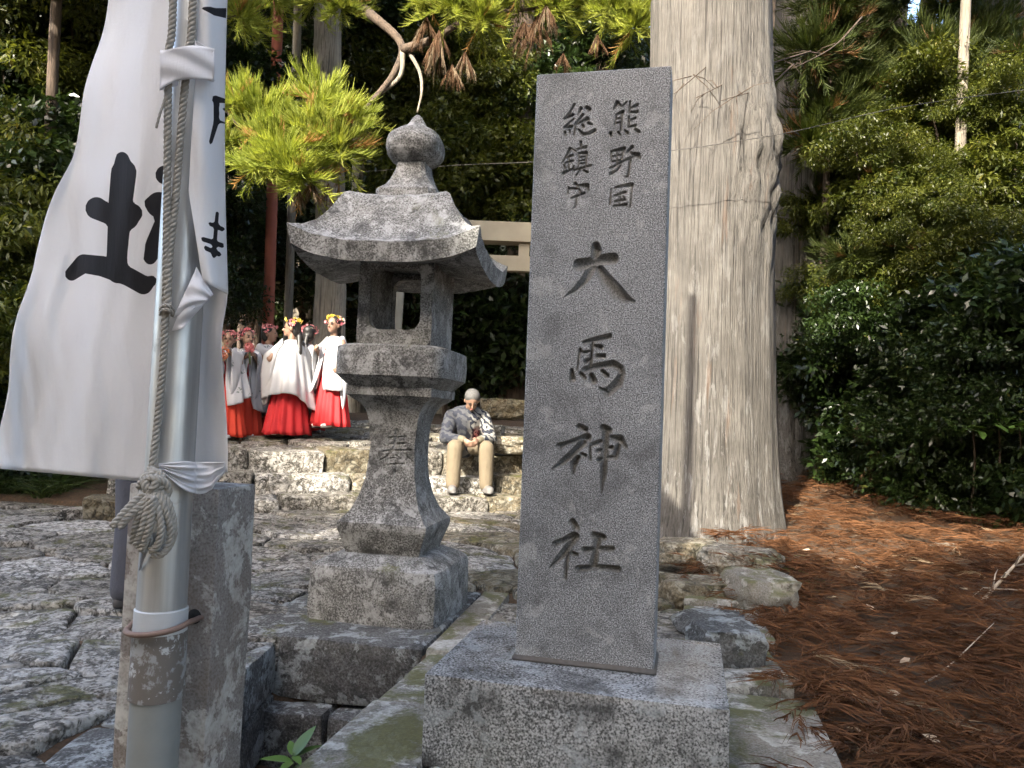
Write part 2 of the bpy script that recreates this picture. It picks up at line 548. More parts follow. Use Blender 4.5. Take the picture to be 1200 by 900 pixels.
# merge some neighbours into bigger stones by dropping sites
sites = [s for s in sites if rp.random() > 0.22]
cl = cells(sites, 1.45)
TH_S = 0.2294      # stele frame angle
TH_L = 0.1856      # lantern frame angle
SN = Vector((math.sin(TH_S), math.cos(TH_S), 0))
SD = Vector((math.cos(TH_S), -math.sin(TH_S), 0))
LN = Vector((math.sin(TH_L), math.cos(TH_L), 0))
LD = Vector((math.cos(TH_L), -math.sin(TH_L), 0))
PLAT_O = Vector((-0.59, 2.32, 0))        # a point on the platform's left edge
def in_path(x, y):
    s = step_s(x, y)
    if (s > 7.2 and x > -3.75) or x < -5.4 or (x <= -3.75 and y > 7.35):
        return False
    q = Vector((x, y, 0)) - PLAT_O
    a = q.dot(SD)
    if x > 0.98 + 0.13 * (y - 2.4) + 0.35 * sm(4.2, 5.5, y):
        return False
    if y < 3.62 and x > -1.12 - 0.06 * (y - 2):
        return False
    # lantern plinth
    ql = Vector((x, y, 0)) - Vector((-1.3, 3.72, 0))
    if 0 < ql.dot(LD) < 1.12 and 0 < ql.dot(LN) < 1.2:
        return False
    if -0.02 < a < 0.3 and y < 4.2:
        return False
    return True
k = 0
npav = 0
for sxy, poly in zip(sites, cl):
    if len(poly) >= 3 and in_path(*sxy):
        wgold = sm(-0.9, 0.2, sxy[0]) * sm(4.0, 5.6, sxy[1])
        mt = M['paving2'] if rp.random() < wgold * 0.9 else M['paving']
        near = sxy[1] < 5
        stone(poly, path_top, mt, pave, seed=k * 1.7, gap=0.007, seg=0.05 if near else 0.10, dz=rp.uniform(-.02, .015), tilt=(rp.uniform(-.045, .045), rp.uniform(-.05, .05)), amp=0.015)
        npav += 1
    k += 1

# steps: three uneven courses of long stones
steps = thing('stone_steps', 'three worn uneven stone steps climbing to the upper terrace', 'steps')
th_st = math.atan(0.4)
sd = Vector((math.cos(th_st), math.sin(th_st), 0))
sn = Vector((-math.sin(th_st), math.cos(th_st), 0))
for li, (e, h) in enumerate(STEPS):
    x = -3.75
    depth = (STEPS[li + 1][0] - e if li < 2 else 0.80) * math.cos(th_st) + 0.12
    hh = h - (STEPS[li - 1][1] if li else 0.60) + 0.14
    while x < 1.75:
        L = rp.uniform(0.5, 1.15)
        L = min(L, 1.95 - x)
        o = Vector((x, e + 0.4 * (x + 2.4), h + rp.uniform(-.025, .02)))
        M4 = Matrix.Translation(o + sn * rp.uniform(-.03, .03)) @ Matrix.Rotation(th_st + rp.uniform(-.03, .03), 4, 'Z') @ Matrix.Rotation(rp.uniform(-.02, .02), 4, 'Y')
        rough_block('step_stone', L / math.cos(th_st) - 0.012, depth, hh, M['paving2'] if (x > -0.9 or rp.random() < 0.35) else M['paving'], steps, amp=0.034, bev=0.045, cuts=6, seed=rp.random() * 50, M4=M4)
        x += L

# upper terrace paving
terr = tag(thing('terrace_pavement', 'worn flagstones on the terrace above the steps', 'pavement'), None, None, None, 'structure')
sites = []
y = 7.0
row = 0
while y < 15.5:
    sp = 0.42
    x = -5.6 + (row % 2) * sp * .7
    while x < 4.5:
        sites.append((x + rp.uniform(-.4, .4) * sp * 1.5, y + rp.uniform(-.4, .4) * sp))
        x += sp * 1.6
    y += sp
    row += 1
cl = cells(sites, 1.5, 1.6)
def terr_top(x, y):
    return gh(x, y) + 0.055
for sxy, poly in zip(sites, cl):
    s = step_s(*sxy)
    if len(poly) >= 3 and 8.85 < s < 14.5 and -4.4 < sxy[0] < 1.9 and sxy[1] < 14.5:
        stone(poly, terr_top, M['paving2'] if rp.random() < 0.45 else M['paving'], terr, seed=k * 1.7, seg=0.2, dz=rp.uniform(-.03, .02), gap=0.02, amp=0.02)
    k += 1

# ------------------------------------------------------------------ platform under the stele
plat = thing('stone_platform', 'low platform of weathered coping stones carrying the tall inscribed stele', 'platform')
bo = PLAT_O - SN * 0.28
fr = lambda a, n_, z: frame_m(PLAT_O + SD * a + SN * n_ + Vector((0, 0, z)), TH_S)
zt = 0.55
n0 = -0.28
for i, L in enumerate((0.86, 0.60, 0.9)):          # left edge, running away from the viewer
    Lm = fr(0.0, n0, zt + (0.012, 0.0, -0.02)[i])
    rough_block('coping_stone', 0.34, L - 0.012, 0.17, M['coping'], plat, amp=0.009, bev=0.018, cuts=5, seed=i + 3, M4=Lm)
    n0 += L
n0 = -0.30
for i, L in enumerate((0.7, 0.95, 0.7)):           # wall below the left edge
    rough_block('wall_block', 0.30, L - 0.012, 0.20, M['block'], plat, amp=0.012, bev=0.02, cuts=4, seed=i + 13, M4=fr(0.03, n0, zt - 0.172))
    rough_block('wall_block', 0.30, L - 0.012, 0.22, M['block'], plat, amp=0.012, bev=0.02, cuts=4, seed=i + 23, M4=fr(0.0, n0 + 0.1, zt - 0.375))
    n0 += L
a0 = 0.36
for i, L in enumerate((0.62, 0.66)):               # front edge, below the pedestal
    rough_block('coping_stone', L - 0.01, 0.62, 0.17, M['coping'], plat, amp=0.008, bev=0.018, cuts=4, seed=i + 33, M4=fr(a0, -0.30 + 0.0, zt - 0.004))
    rough_block('wall_block', L - 0.01, 0.4, 0.40, M['block'], plat, amp=0.012, bev=0.02, cuts=4, seed=i + 43, M4=fr(a0 - 0.02, -0.27, zt - 0.178))
    a0 += L
a0 = 0.36
for i, L in enumerate((0.62, 0.64)):
    rough_block('coping_stone', L - 0.01, 0.85, 0.15, M['coping'], plat, amp=0.009, bev=0.02, cuts=4, seed=i + 53, M4=fr(a0, 0.335, zt - 0.02))
    a0 += L
# right edge, seen mossy beside the needle litter
redge = [((965, 893), (872, 815), 0.30), ((925, 800), (862, 770), 0.3)]
th_r = 0.10
rough_block('coping_stone', 0.50, 0.50, 0.17, M['coping'], plat, amp=0.012, bev=0.022, cuts=6, seed=61, M4=frame_m((0.54, 2.12, zt - 0.015), th_r))
rough_block('coping_stone', 0.52, 0.56, 0.16, M['coping'], plat, amp=0.016, bev=0.03, cuts=6, seed=62, M4=frame_m((0.60, 2.64, zt - 0.03), th_r + 0.03))
rough_block('coping_stone', 0.46, 0.62, 0.17, M['coping'], plat, amp=0.018, bev=0.03, cuts=6, seed=64, M4=frame_m((0.74, 3.22, zt + 0.01), th_r + 0.05))
rough_block('coping_stone', 0.42, 0.66, 0.17, M['coping'], plat, amp=0.018, bev=0.03, cuts=6, seed=65, M4=frame_m((0.92, 3.86, zt + 0.025), th_r + 0.08))
rough_block('coping_stone', 0.48, 0.60, 0.17, M['coping'], plat, amp=0.018, bev=0.03, cuts=6, seed=66, M4=frame_m((1.05, 4.54, zt + 0.045), th_r + 0.1))

# lantern plinth
plin = thing('lantern_plinth', 'two dark lichen-spotted courses of stone carrying the lantern', 'plinth')
PO = Vector((-1.32, 3.72, 0.0))
fl = lambda a, n_, z: frame_m(PO + LD * a + LN * n_ + Vector((0, 0, z)), TH_L)
rough_block('plinth_block', 0.98, 0.62, 0.29, M['block'], plin, amp=0.012, bev=0.025, cuts=7, seed=71, M4=fl(0.0, 0, 0.545))
rough_block('plinth_block', 0.98, 0.60, 0.29, M['block'], plin, amp=0.012, bev=0.025, cuts=6, seed=72, M4=fl(0.0, 0.635, 0.540))
rough_block('plinth_block', 0.68, 0.62, 0.29, M['paving'], plin, amp=0.014, bev=0.025, cuts=6, seed=78, M4=fl(-0.70, 0.645, 0.545))
rough_block('plinth_block', 0.16, 1.24, 0.16, M['coping'], plin, amp=0.008, bev=0.015, cuts=6, seed=73, M4=fl(0.99, 0.0, 0.548))
rough_block('plinth_block', 0.70, 0.62, 0.29, M['block'], plin, amp=0.012, bev=0.025, cuts=5, seed=76, M4=fl(-0.715, 0.01, 0.535))
rough_block('plinth_block', 0.70, 0.5, 0.34, M['block'], plin, amp=0.016, bev=0.03, cuts=5, seed=77, M4=fl(-0.77, -0.13, 0.24))
for i_, yy_ in enumerate((2.1, 2.65, 3.2)):
    for j_, zz_ in enumerate((0.52, 0.27)):
        rough_block('plinth_block', 0.3, 0.54, 0.24, M['block'], plin, amp=0.014, bev=0.025, cuts=4, seed=130 + i_ * 2 + j_, M4=Matrix.Translation((-1.36, yy_, zz_)))
rough_block('plinth_block', 0.62, 0.5, 0.34, M['block'], plin, amp=0.016, bev=0.03, cuts=6, seed=74, M4=fl(-0.05, -0.13, 0.25))
rough_block('plinth_block', 0.60, 0.5, 0.34, M['block'], plin, amp=0.016, bev=0.03, cuts=6, seed=75, M4=fl(0.58, -0.12, 0.245))

# boulders along the right edge and under the big cedar
def boulder(px, py, d, sx, sy, sz, mat, seed, label, name='boulder', sink=0.35, rz=0.0):
    p = W(px, py, d)
    bm = bmesh.new()
    bmesh.ops.create_icosphere(bm, subdivisions=4, radius=1)
    for v in bm.verts:
        q = v.co.copy()
        # squarish, flat-topped
        mq = max(abs(q.x), abs(q.y), abs(q.z))
        q = q * (0.55 + 0.45 / mq)
        n_ = noise.noise_vector(q * 1.2 + Vector((seed, seed * 2, 0)))
        q += n_ * 0.22 + noise.noise_vector(q * 3.3 + Vector((seed, 3, 1))) * 0.09 + noise.noise_vector(q * 8 + Vector((seed, 3, 1))) * 0.03
        q.z = min(q.z, 0.72 + 0.12 * noise.noise(q * 2 + Vector((seed, 0, 0))))
        v.co = Vector((q.x * sx, q.y * sy, q.z * sz))
    bm.transform(Matrix.Rotation(rz, 4, 'Z'))
    o = bm_obj(name, bm, mat)
    o.location = p
    return tag(o, label, 'rock')
boulder(850, 752, 3.45, 0.155, 0.15, 0.10, M['block'], 3, 'smooth dark grey boulder lying beside the back of the stele pedestal', rz=0.2)
boulder(890, 694, 4.6, 0.20, 0.28, 0.15, M['coping'], 5, 'pale squarish edging rock where the needle litter bulges orange')
boulder(838, 735, 3.95, 0.20, 0.20, 0.07, M['block'], 9, 'flat dark mossy rock between pedestal and edging stones')
boulder(866, 658, 5.3, 0.27, 0.22, 0.12, M['paving2'], 13, 'broad pale flat rock at the foot of the giant cedar')
boulder(806, 645, 5.6, 0.24, 0.18, 0.10, M['paving2'], 17, 'sunlit cream rock wedged between stele and giant cedar')
boulder(818, 694, 4.75, 0.25, 0.20, 0.11, M['paving2'], 19, 'sunlit rounded cream rock behind the pedestal')
boulder(596, 478, 10.6, 0.42, 0.35, 0.16, M['paving2'], 21, 'golden sunlit boulder on the bank above the seated man')
boulder(574, 506, 9.9, 0.2, 0.2, 0.12, M['block'], 23, 'grey rounded boulder just behind the seated man')
boulder(600, 520, 9.2, 0.3, 0.3, 0.12, M['paving2'], 25, 'golden flat rock beside the seated man')
# ------------------------------------------------------------------ brush strokes
def crop(ox, oy, sc, strokes):
    return [[(ox + x / sc, oy + y / sc, w / sc) for x, y, w in st] for st in strokes]
G1 = 6.21
CH = {}
CH['so'] = crop(650, 110, G1, [[(142, 78, 11), (110, 135, 8), (72, 180, 8)], [(72, 180, 10), (130, 152, 14)], [(135, 185, 9), (100, 215, 8), (72, 242, 10)], [(72, 242, 9), (125, 236, 12)], [(75, 278, 12), (80, 300, 7)], [(108, 265, 8), (112, 288, 6)], [(150, 235, 8), (142, 295, 8)],
    [(190, 105, 14), (170, 150, 6)], [(232, 98, 14), (250, 112, 18)], [(205, 150, 11), (150, 222, 10)], [(150, 222, 9), (200, 200, 10), (235, 180, 17)], [(235, 180, 14), (250, 188, 8)],
    [(202, 225, 10), (210, 240, 11)], [(168, 255, 6), (205, 292, 14), (250, 288, 14), (290, 265, 16)], [(245, 212, 12), (270, 222, 9)]])
CH['kuma'] = crop(650, 110, G1, [[(455, 62, 16), (430, 108, 8)], [(455, 62, 12), (485, 88, 7)], [(490, 92, 6), (525, 58, 7)], [(495, 130, 15), (450, 150, 8), (440, 222, 6)], [(452, 182, 7), (490, 172, 8)], [(452, 212, 7), (485, 204, 8)], [(492, 132, 9), (482, 262, 9)],
    [(548, 55, 8), (545, 125, 8)], [(602, 78, 12), (560, 100, 7)], [(545, 132, 8), (600, 130, 13)], [(540, 165, 8), (540, 240, 9)], [(588, 175, 10), (550, 192, 7)], [(542, 240, 8), (585, 230, 12)],
    [(405, 285, 13), (412, 310, 8)], [(463, 278, 9), (476, 298, 7)], [(512, 265, 8), (530, 284, 13)], [(585, 258, 12), (612, 274, 14)]])
CH['no'] = crop(650, 110, G1, [[(410, 415, 7), (412, 480, 7)], [(410, 418, 8), (505, 398, 16)], [(498, 405, 10), (490, 470, 7)], [(420, 455, 7), (490, 440, 8)], [(455, 415, 7), (448, 530, 9)], [(418, 492, 8), (485, 478, 8)], [(405, 580, 12), (455, 555, 9), (480, 520, 6)], [(405, 540, 10), (500, 490, 10), (600, 440, 13)],
    [(525, 425, 7), (565, 385, 14)], [(540, 410, 6), (560, 440, 8)], [(570, 436, 14), (605, 445, 21), (622, 468, 8)], [(548, 480, 12), (540, 560, 10), (530, 600, 13), (508, 598, 6)]])
CH['kuni'] = crop(650, 110, G1, [[(412, 690, 6), (402, 800, 8)], [(440, 682, 9), (500, 668, 12), (558, 662, 19)], [(562, 670, 8), (548, 825, 7)], [(435, 742, 8), (512, 714, 13)], [(442, 780, 10), (510, 770, 12)], [(475, 725, 8), (470, 812, 7)], [(430, 816, 8), (520, 804, 13)], [(495, 745, 6), (510, 760, 8)]])
CH['chin'] = crop(650, 110, G1, [[(112, 398, 12), (85, 450, 7), (55, 500, 5)], [(130, 402, 7), (158, 420, 6)], [(75, 462, 7), (132, 446, 9)], [(80, 500, 8), (132, 486, 9)], [(106, 450, 7), (100, 560, 8)], [(68, 518, 8), (78, 542, 7)], [(138, 528, 8), (126, 546, 6)], [(65, 575, 14), (138, 540, 7)],
    [(190, 348, 11), (192, 400, 8)], [(165, 402, 8), (228, 384, 12)], [(175, 430, 7), (175, 530, 6)], [(178, 432, 7), (228, 428, 14), (232, 445, 9), (226, 520, 7)], [(185, 462, 6), (226, 456, 7)], [(185, 486, 6), (224, 480, 7)], [(185, 508, 6), (222, 502, 7)], [(135, 556, 8), (262, 520, 10)], [(188, 548, 9), (155, 595, 5)], [(212, 556, 9), (236, 570, 12)]])
CH['shu'] = crop(650, 110, G1, [[(148, 648, 12), (168, 672, 10)], [(100, 680, 8), (92, 726, 8)], [(98, 690, 8), (160, 690, 9)], [(185, 664, 10), (235, 668, 20), (243, 695, 10)], [(175, 690, 9), (188, 735, 9)], [(120, 760, 9), (215, 722, 11)], [(158, 740, 9), (152, 820, 9), (136, 828, 5)]])
CH['dai'] = crop(650, 275, 10, [[(482, 130, 52), (490, 190, 66), (470, 260, 52)], [(285, 355, 74), (400, 330, 66), (560, 290, 62), (680, 280, 72)], [(440, 380, 62), (360, 520, 50), (240, 640, 30), (100, 738, 5)], [(520, 390, 50), (600, 520, 74), (720, 670, 90), (830, 750, 58), (930, 782, 16)]])
CH['uma'] = crop(650, 380, 10, [[(340, 210, 22), (500, 172, 34), (640, 138, 36)], [(440, 215, 26), (425, 380, 24), (415, 530, 28)], [(300, 295, 22), (280, 400, 14), (262, 530, 12)], [(320, 330, 20), (400, 318, 20)], [(450, 250, 22), (540, 268, 34)], [(365, 432, 32), (430, 395, 20)], [(500, 372, 30), (575, 372, 32)], [(345, 530, 34), (480, 492, 36), (680, 462, 46), (770, 520, 50), (790, 580, 40), (740, 690, 62), (620, 800, 52), (520, 740, 8)], [(200, 540, 26), (208, 640, 42)], [(305, 575, 26), (350, 630, 26)], [(430, 600, 36), (450, 665, 48)], [(560, 550, 28), (612, 600, 32)]])
CH['kami'] = crop(635, 485, 9, [[(395, 135, 34), (455, 162, 36)], [(185, 340, 38), (260, 308, 22), (400, 258, 26), (475, 250, 52)], [(440, 300, 42), (340, 400, 38), (240, 490, 36), (110, 580, 12)], [(380, 460, 30), (335, 530, 40), (328, 620, 18)], [(420, 425, 22), (455, 440, 24)], [(505, 340, 16), (512, 480, 18)], [(525, 325, 24), (620, 290, 28)], [(650, 145, 40), (695, 172, 46)], [(675, 200, 42), (665, 400, 44), (650, 620, 40), (628, 830, 8)], [(735, 245, 24), (820, 270, 52), (885, 350, 24)], [(810, 330, 32), (770, 455, 34)], [(590, 392, 26), (740, 352, 24)], [(600, 482, 28), (745, 455, 24)]])
CH['sha'] = crop(630, 595, 10, [[(408, 165, 42), (450, 235, 42)], [(205, 420, 36), (310, 378, 32), (430, 340, 62)], [(425, 370, 48), (290, 550, 46), (145, 695, 10)], [(355, 540, 26), (338, 650, 28), (322, 820, 26)], [(405, 530, 26), (460, 550, 24)], [(665, 320, 46), (762, 350, 48)], [(705, 380, 50), (680, 520, 46), (655, 680, 50)], [(545, 495, 40), (650, 492, 36), (760, 485, 40), (870, 482, 40)], [(480, 718, 44), (620, 700, 38), (780, 702, 40), (935, 720, 46)]])
HOU = crop(430, 490, 12.86, [[(432, 190, 36), (415, 310, 26), (360, 480, 26), (270, 580, 22), (170, 635, 8)], [(310, 300, 20), (420, 290, 14), (540, 272, 20)], [(310, 402, 20), (570, 378, 20)], [(225, 502, 22), (420, 488, 18), (640, 480, 24)], [(530, 520, 14), (600, 600, 20), (685, 660, 7)], [(410, 555, 12), (490, 602, 16)], [(335, 605, 16), (400, 598, 13)], [(305, 697, 15), (540, 680, 20)], [(412, 640, 13), (412, 850, 14)]])

def sdf(pts, strokes):
    """signed distance of points (n,2) to a set of tapered strokes"""
    best = np.full(len(pts), 1e9)
    for st in strokes:
        segs = list(zip(st[:-1], st[1:])) if len(st) > 1 else [(st[0], st[0])]
        for (x0, y0, w0), (x1, y1, w1) in segs:
            dx, dy = x1 - x0, y1 - y0
            L2 = dx * dx + dy * dy + 1e-12
            t = np.clip(((pts[:, 0] - x0) * dx + (pts[:, 1] - y0) * dy) / L2, 0, 1)
            d = np.hypot(pts[:, 0] - x0 - t * dx, pts[:, 1] - y0 - t * dy) - (w0 + t * (w1 - w0))
            best = np.minimum(best, d)
    return best
def to_plane(px, py, o, ex, ey, nrm):
    r = ray(px, py)
    t = (o - EYE).dot(nrm) / r.dot(nrm)
    q = EYE + t * r - o
    return q.dot(ex), q.dot(ey), t
def strokes_to_plane(strokes, o, ex, ey, nrm):
    out = []
    for st in strokes:
        ns = []
        for x, y, w in st:
            a, bq, t = to_plane(x, y, o, ex, ey, nrm)
            ns.append((a, bq, w * t / FPX))
        out.append(ns)
    return out

# ------------------------------------------------------------------ stele monument
UP = Vector((0, 0, 1))
ZP = 0.816
PED = Vector((-0.232, 2.38, 0))
mon = thing('stone_monument', 'tall grey granite stele carved with large characters on a wide granite pedestal', 'monument', (PED + SD * 0.448 + SN * 0.342 + Vector((0, 0, 0.545))), -TH_S)
MI = Matrix.Translation(mon.location) @ Matrix.Rotation(-TH_S, 4, 'Z')
MIi = MI.inverted()
pm = stone_mat('pedestal_granite', (0.235, 0.24, 0.238), (0.145, 0.148, 0.148), (0.38, 0.385, 0.385), lichen=0.22, lichen_col=(0.34, 0.37, 0.38), speck=150, speck_amt=0.85, stain=0.9, rough=0.22, bump=0.15, bdist=0.0015)
ped = rough_block('pedestal', 0.8965, 0.684, ZP - 0.540, pm, mon, amp=0.0015, bev=0.006, cuts=6, seed=81, M4=Matrix.Translation((-0.448, -0.342, ZP - 0.545)))
SW_, SH_, ST_ = 0.45, 1.9616, 0.20
SO = PED + SD * 0.226 + SN * 0.242 + Vector((0, 0, ZP))
SO = Vector((0.0435, 2.5645, ZP))
g = 0.0022
na, nb = int(SW_ / g), int(SH_ / g)
A = np.linspace(0.004, SW_ - 0.004, na + 1)
B = np.linspace(-0.004, SH_ - 0.004, nb + 1)
AA, BB = np.meshgrid(A, B)
P2 = np.stack([AA.ravel(), BB.ravel()], 1)
dep = np.zeros(len(P2))
owner = np.full(len(P2), -1)
for ci, (nm, st) in enumerate(CH.items()):
    st = strokes_to_plane(st, SO, SD, UP, SN)
    xs = [p[0] for s_ in st for p in s_]
    ys = [p[1] for s_ in st for p in s_]
    sel = np.where((P2[:, 0] > min(xs) - .03) & (P2[:, 0] < max(xs) + .03) & (P2[:, 1] > min(ys) - .03) & (P2[:, 1] < max(ys) + .03))[0]
    d = sdf(P2[sel], st)
    big = ci >= 6
    mx, k_ = (0.023, 0.0065) if big else (0.013, 0.003)
    dp = np.where(d < 0, mx * (1 - np.exp(d / k_)), 0)
    hit = dp > dep[sel]
    dep[sel] = np.maximum(dep[sel], dp)
    owner[sel[hit]] = ci
Y = dep + 0.0
SL = Vector(MIi @ SO)
V = np.stack([SL.x + P2[:, 0], SL.y + Y, SL.z + P2[:, 1]], 1)
idx = np.arange(len(P2)).reshape(nb + 1, na + 1)
Fq = np.stack([idx[:-1, :-1], idx[:-1, 1:], idx[1:, 1:], idx[1:, :-1]], -1).reshape(-1, 4)
fd = dep[Fq].max(1)
fo = np.where(fd > 0.0012, owner[Fq].max(1), -1)
def sub(Fs):
    u, inv = np.unique(Fs, return_inverse=True)
    return V[u], inv.reshape(-1, 4)
v_, f_ = sub(Fq[fo < 0])
# body of the slab
x0, x1, y0, z0, z1 = SL.x, SL.x + SW_, SL.y, SL.z - 0.004, SL.z + SH_
e = 0.004
bv = [(x0 + e, y0, z0), (x1 - e, y0, z0), (x1 - e, y0, z1 - e), (x0 + e, y0, z1 - e),
      (x0, y0 + e, z0), (x1, y0 + e, z0), (x1, y0 + e, z1 - e), (x0, y0 + e, z1 - e),
      (x0, y0 + ST_, z0), (x1, y0 + ST_, z0), (x1, y0 + ST_, z1 - e), (x0, y0 + ST_, z1 - e),
      (x0 + e, y0 + e, z1), (x1 - e, y0 + e, z1), (x1 - e, y0 + ST_ - e, z1 + 0.0), (x0 + e, y0 + ST_ - e, z1 + 0.0)]
bf = [(0, 4, 7, 3), (1, 2, 6, 5), (4, 8, 11, 7), (5, 6, 10, 9), (9, 10, 11, 8), (3, 12, 13, 2), (3, 7, 12, 12), (2, 13, 6, 6), (12, 15, 14, 13), (7, 11, 15, 12), (6, 13, 14, 10), (11, 10, 14, 15)]
bf = [tuple(dict.fromkeys(q)) for q in bf]
M['carve'] = stone_mat('shaded_weathered_carving', (0.155, 0.153, 0.145), (0.10, 0.098, 0.09), (0.26, 0.26, 0.255), lichen=0.12, speck=210, speck_amt=0.5, stain=0.6, rough=0.85, bump=0.4, bdist=0.002)  # darker colour carries recess shade as well as dirt settled in the strokes
slab_face = np_mesh('stele_slab', v_, f_, M['stele'])
slab = obj('stele_slab', slab_face, mon)
sb = mk('stele_body', bv, bf, M['stele'], mon, smooth=False)
# join face and body into one part
bm = bmesh.new()
bm.from_mesh(slab.data)
bm.from_mesh(sb.data)
bm.to_mesh(slab.data)
bm.free()
bpy.data.objects.remove(sb)
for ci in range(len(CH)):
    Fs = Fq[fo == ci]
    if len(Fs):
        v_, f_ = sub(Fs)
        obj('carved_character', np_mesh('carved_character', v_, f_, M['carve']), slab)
# mortar bead at the foot of the slab
mv, mf = [], []
ring = [(x0 - .006, y0 - .012), (x1 + .006, y0 - .012), (x1 + .006, y0 + ST_ + .01), (x0 - .006, y0 + ST_ + .01)]
bm = bmesh.new()
bmesh.ops.create_cube(bm, size=1)
for v in bm.verts:
    v.co = Vector(((v.co.x) * (SW_ + .016) + (x0 + x1) / 2, v.co.y * (ST_ + .03) + y0 + ST_ / 2, v.co.z * 0.02 + SL.z + 0.005))
bmesh.ops.bevel(bm, geom=bm.edges[:], offset=0.006, segments=2, affect='EDGES')
bm_obj('mortar_bed', bm, simple_mat('dark_mortar', (0.09, 0.08, 0.07), 0.95, 0.4, 60), mon)

# ------------------------------------------------------------------ stone lantern
LC = Vector((-1.0358, 3.9839, 0)) + 0.36 * (LD + LN)
lan = thing('stone_lantern', 'weathered square stone lantern with upturned roof and onion finial', 'lantern', (LC.x, LC.y, 0.54), -TH_L)
lan.rotation_euler = (0, math.radians(0.5), -TH_L)
def zl(z):
    return z - 0.54
def loft_sq(name, prof, mat, parent, nu=10, rnd=0.06, amp=0.003, cap=True, sub_=1, seed=0):
    """square-section loft; prof = [(z, half width)]"""
    V, F = [], []
    ring_n = None
    for (z, h) in prof:
        ring = []
        for side in range(4):
            for i in range(nu):
                t = -1 + 2 * i / nu
                x, y = [(t, -1), (1, t), (-t, 1), (-1, -t)][side]
                # slightly rounded corners
                k = 1 - rnd * (abs(x) ** 8) * (abs(y) ** 8)
                ring.append((x * h * k, y * h * k))
        ring_n = len(ring)
        for (x, y) in ring:
            n_ = noise.noise_vector(Vector((x * 6 + seed, y * 6, z * 6))) * amp + noise.noise_vector(Vector((x * 25 + seed, y * 25, z * 25))) * amp * 0.5
            V.append((x + n_.x, y + n_.y, z + n_.z))
    for r in range(len(prof) - 1):
        for i in range(ring_n):
            i2 = (i + 1) % ring_n
            F.append((r * ring_n + i, r * ring_n + i2, (r + 1) * ring_n + i2, (r + 1) * ring_n + i))
    F.append(tuple(range(ring_n))[::-1])
    F.append(tuple(range((len(prof) - 1) * ring_n, len(prof) * ring_n)))
    return sharp(mk(name, V, F, mat, parent), 38)
def interp(tab, z):
    return float(np.interp(z, [t[0] for t in tab], [t[1] for t in tab]))
LM = M['lantern']
loft_sq('base', [(zl(.54), .36), (zl(.60), .36), (zl(.70), .358), (zl(.79), .355), (zl(.815), .345), (zl(.84), .30), (zl(.868), .24), (zl(.872), .1)], LM, lan, 14, amp=0.006, seed=1)
# shaft with a carved character on its front
prof = [(.862, .200), (.885, .206), (1.00, .243), (1.03, .243), (1.045, .228), (1.10, .187), (1.17, .158), (1.26, .138), (1.36, .128), (1.46, .126), (1.56, .134), (1.62, .150), (1.66, .175), (1.69, .215), (1.70, .235), (1.752, .235)]
zs = np.concatenate([np.linspace(.862, 1.03, 14), np.linspace(1.045, 1.752, 190)])
hw = np.array([interp(prof, z) for z in zs])
# smooth the flared part only
k5 = np.ones(9) / 9
hs = np.convolve(np.pad(hw, 4, mode='edge'), k5, 'valid')
hw[18:-14] = hs[18:-14]
fo_ = LC + LN * (-0.128)
fo_.z = 0.0
hst = strokes_to_plane(HOU, fo_, LD, UP, LN)
nu = 70
V, F = [], []
us = np.linspace(-1, 1, nu + 1)
for side in range(4):
    base = len(V)
    U, Z = np.meshgrid(us, np.arange(len(zs)))
    H = hw[Z]
    X = U * H
    Yv = -H.copy()
    if side == 0:
        pts = np.stack([X.ravel(), zs[Z].ravel()], 1)
        d = sdf(pts, hst)
        Yv = Yv + np.where(d < 0, 0.012 * (1 - np.exp(d / 0.004)), 0).reshape(Yv.shape)
    ca, sa = [(1, 0), (0, 1), (-1, 0), (0, -1)][side]
    for i in range(X.size):
        x, y, z = X.flat[i], Yv.flat[i], zs[Z.flat[i]]
        q = Vector((x * ca - y * sa, x * sa + y * ca, zl(z)))
        if side != 0 and i % 1 == 0:
            pass
        n_ = noise.noise_vector(q * 9) * 0.004
        V.append(q + n_)
    W_ = nu + 1
    for j in range(len(zs) - 1):
        for i in range(nu):
            a = base + j * W_ + i
            F.append((a, a + 1, a + W_ + 1, a + W_))
sh = mk('shaft', V, F, LM, lan)
bm = bmesh.new()
bm.from_mesh(sh.data)
bmesh.ops.remove_doubles(bm, verts=bm.verts[:], dist=0.0004)
bmesh.ops.holes_fill(bm, edges=[e_ for e_ in bm.edges if e_.is_boundary], sides=0)
bm.to_mesh(sh.data)
bm.free()
sharp(sh, 42)
loft_sq('platform', [(zl(1.745), .235), (zl(1.77), .262), (zl(1.805), .300), (zl(1.85), .303), (zl(1.90), .303), (zl(1.957), .300), (zl(1.97), .27), (zl(1.972), .1)], LM, lan, 12, rnd=0.10, amp=0.003, seed=4)
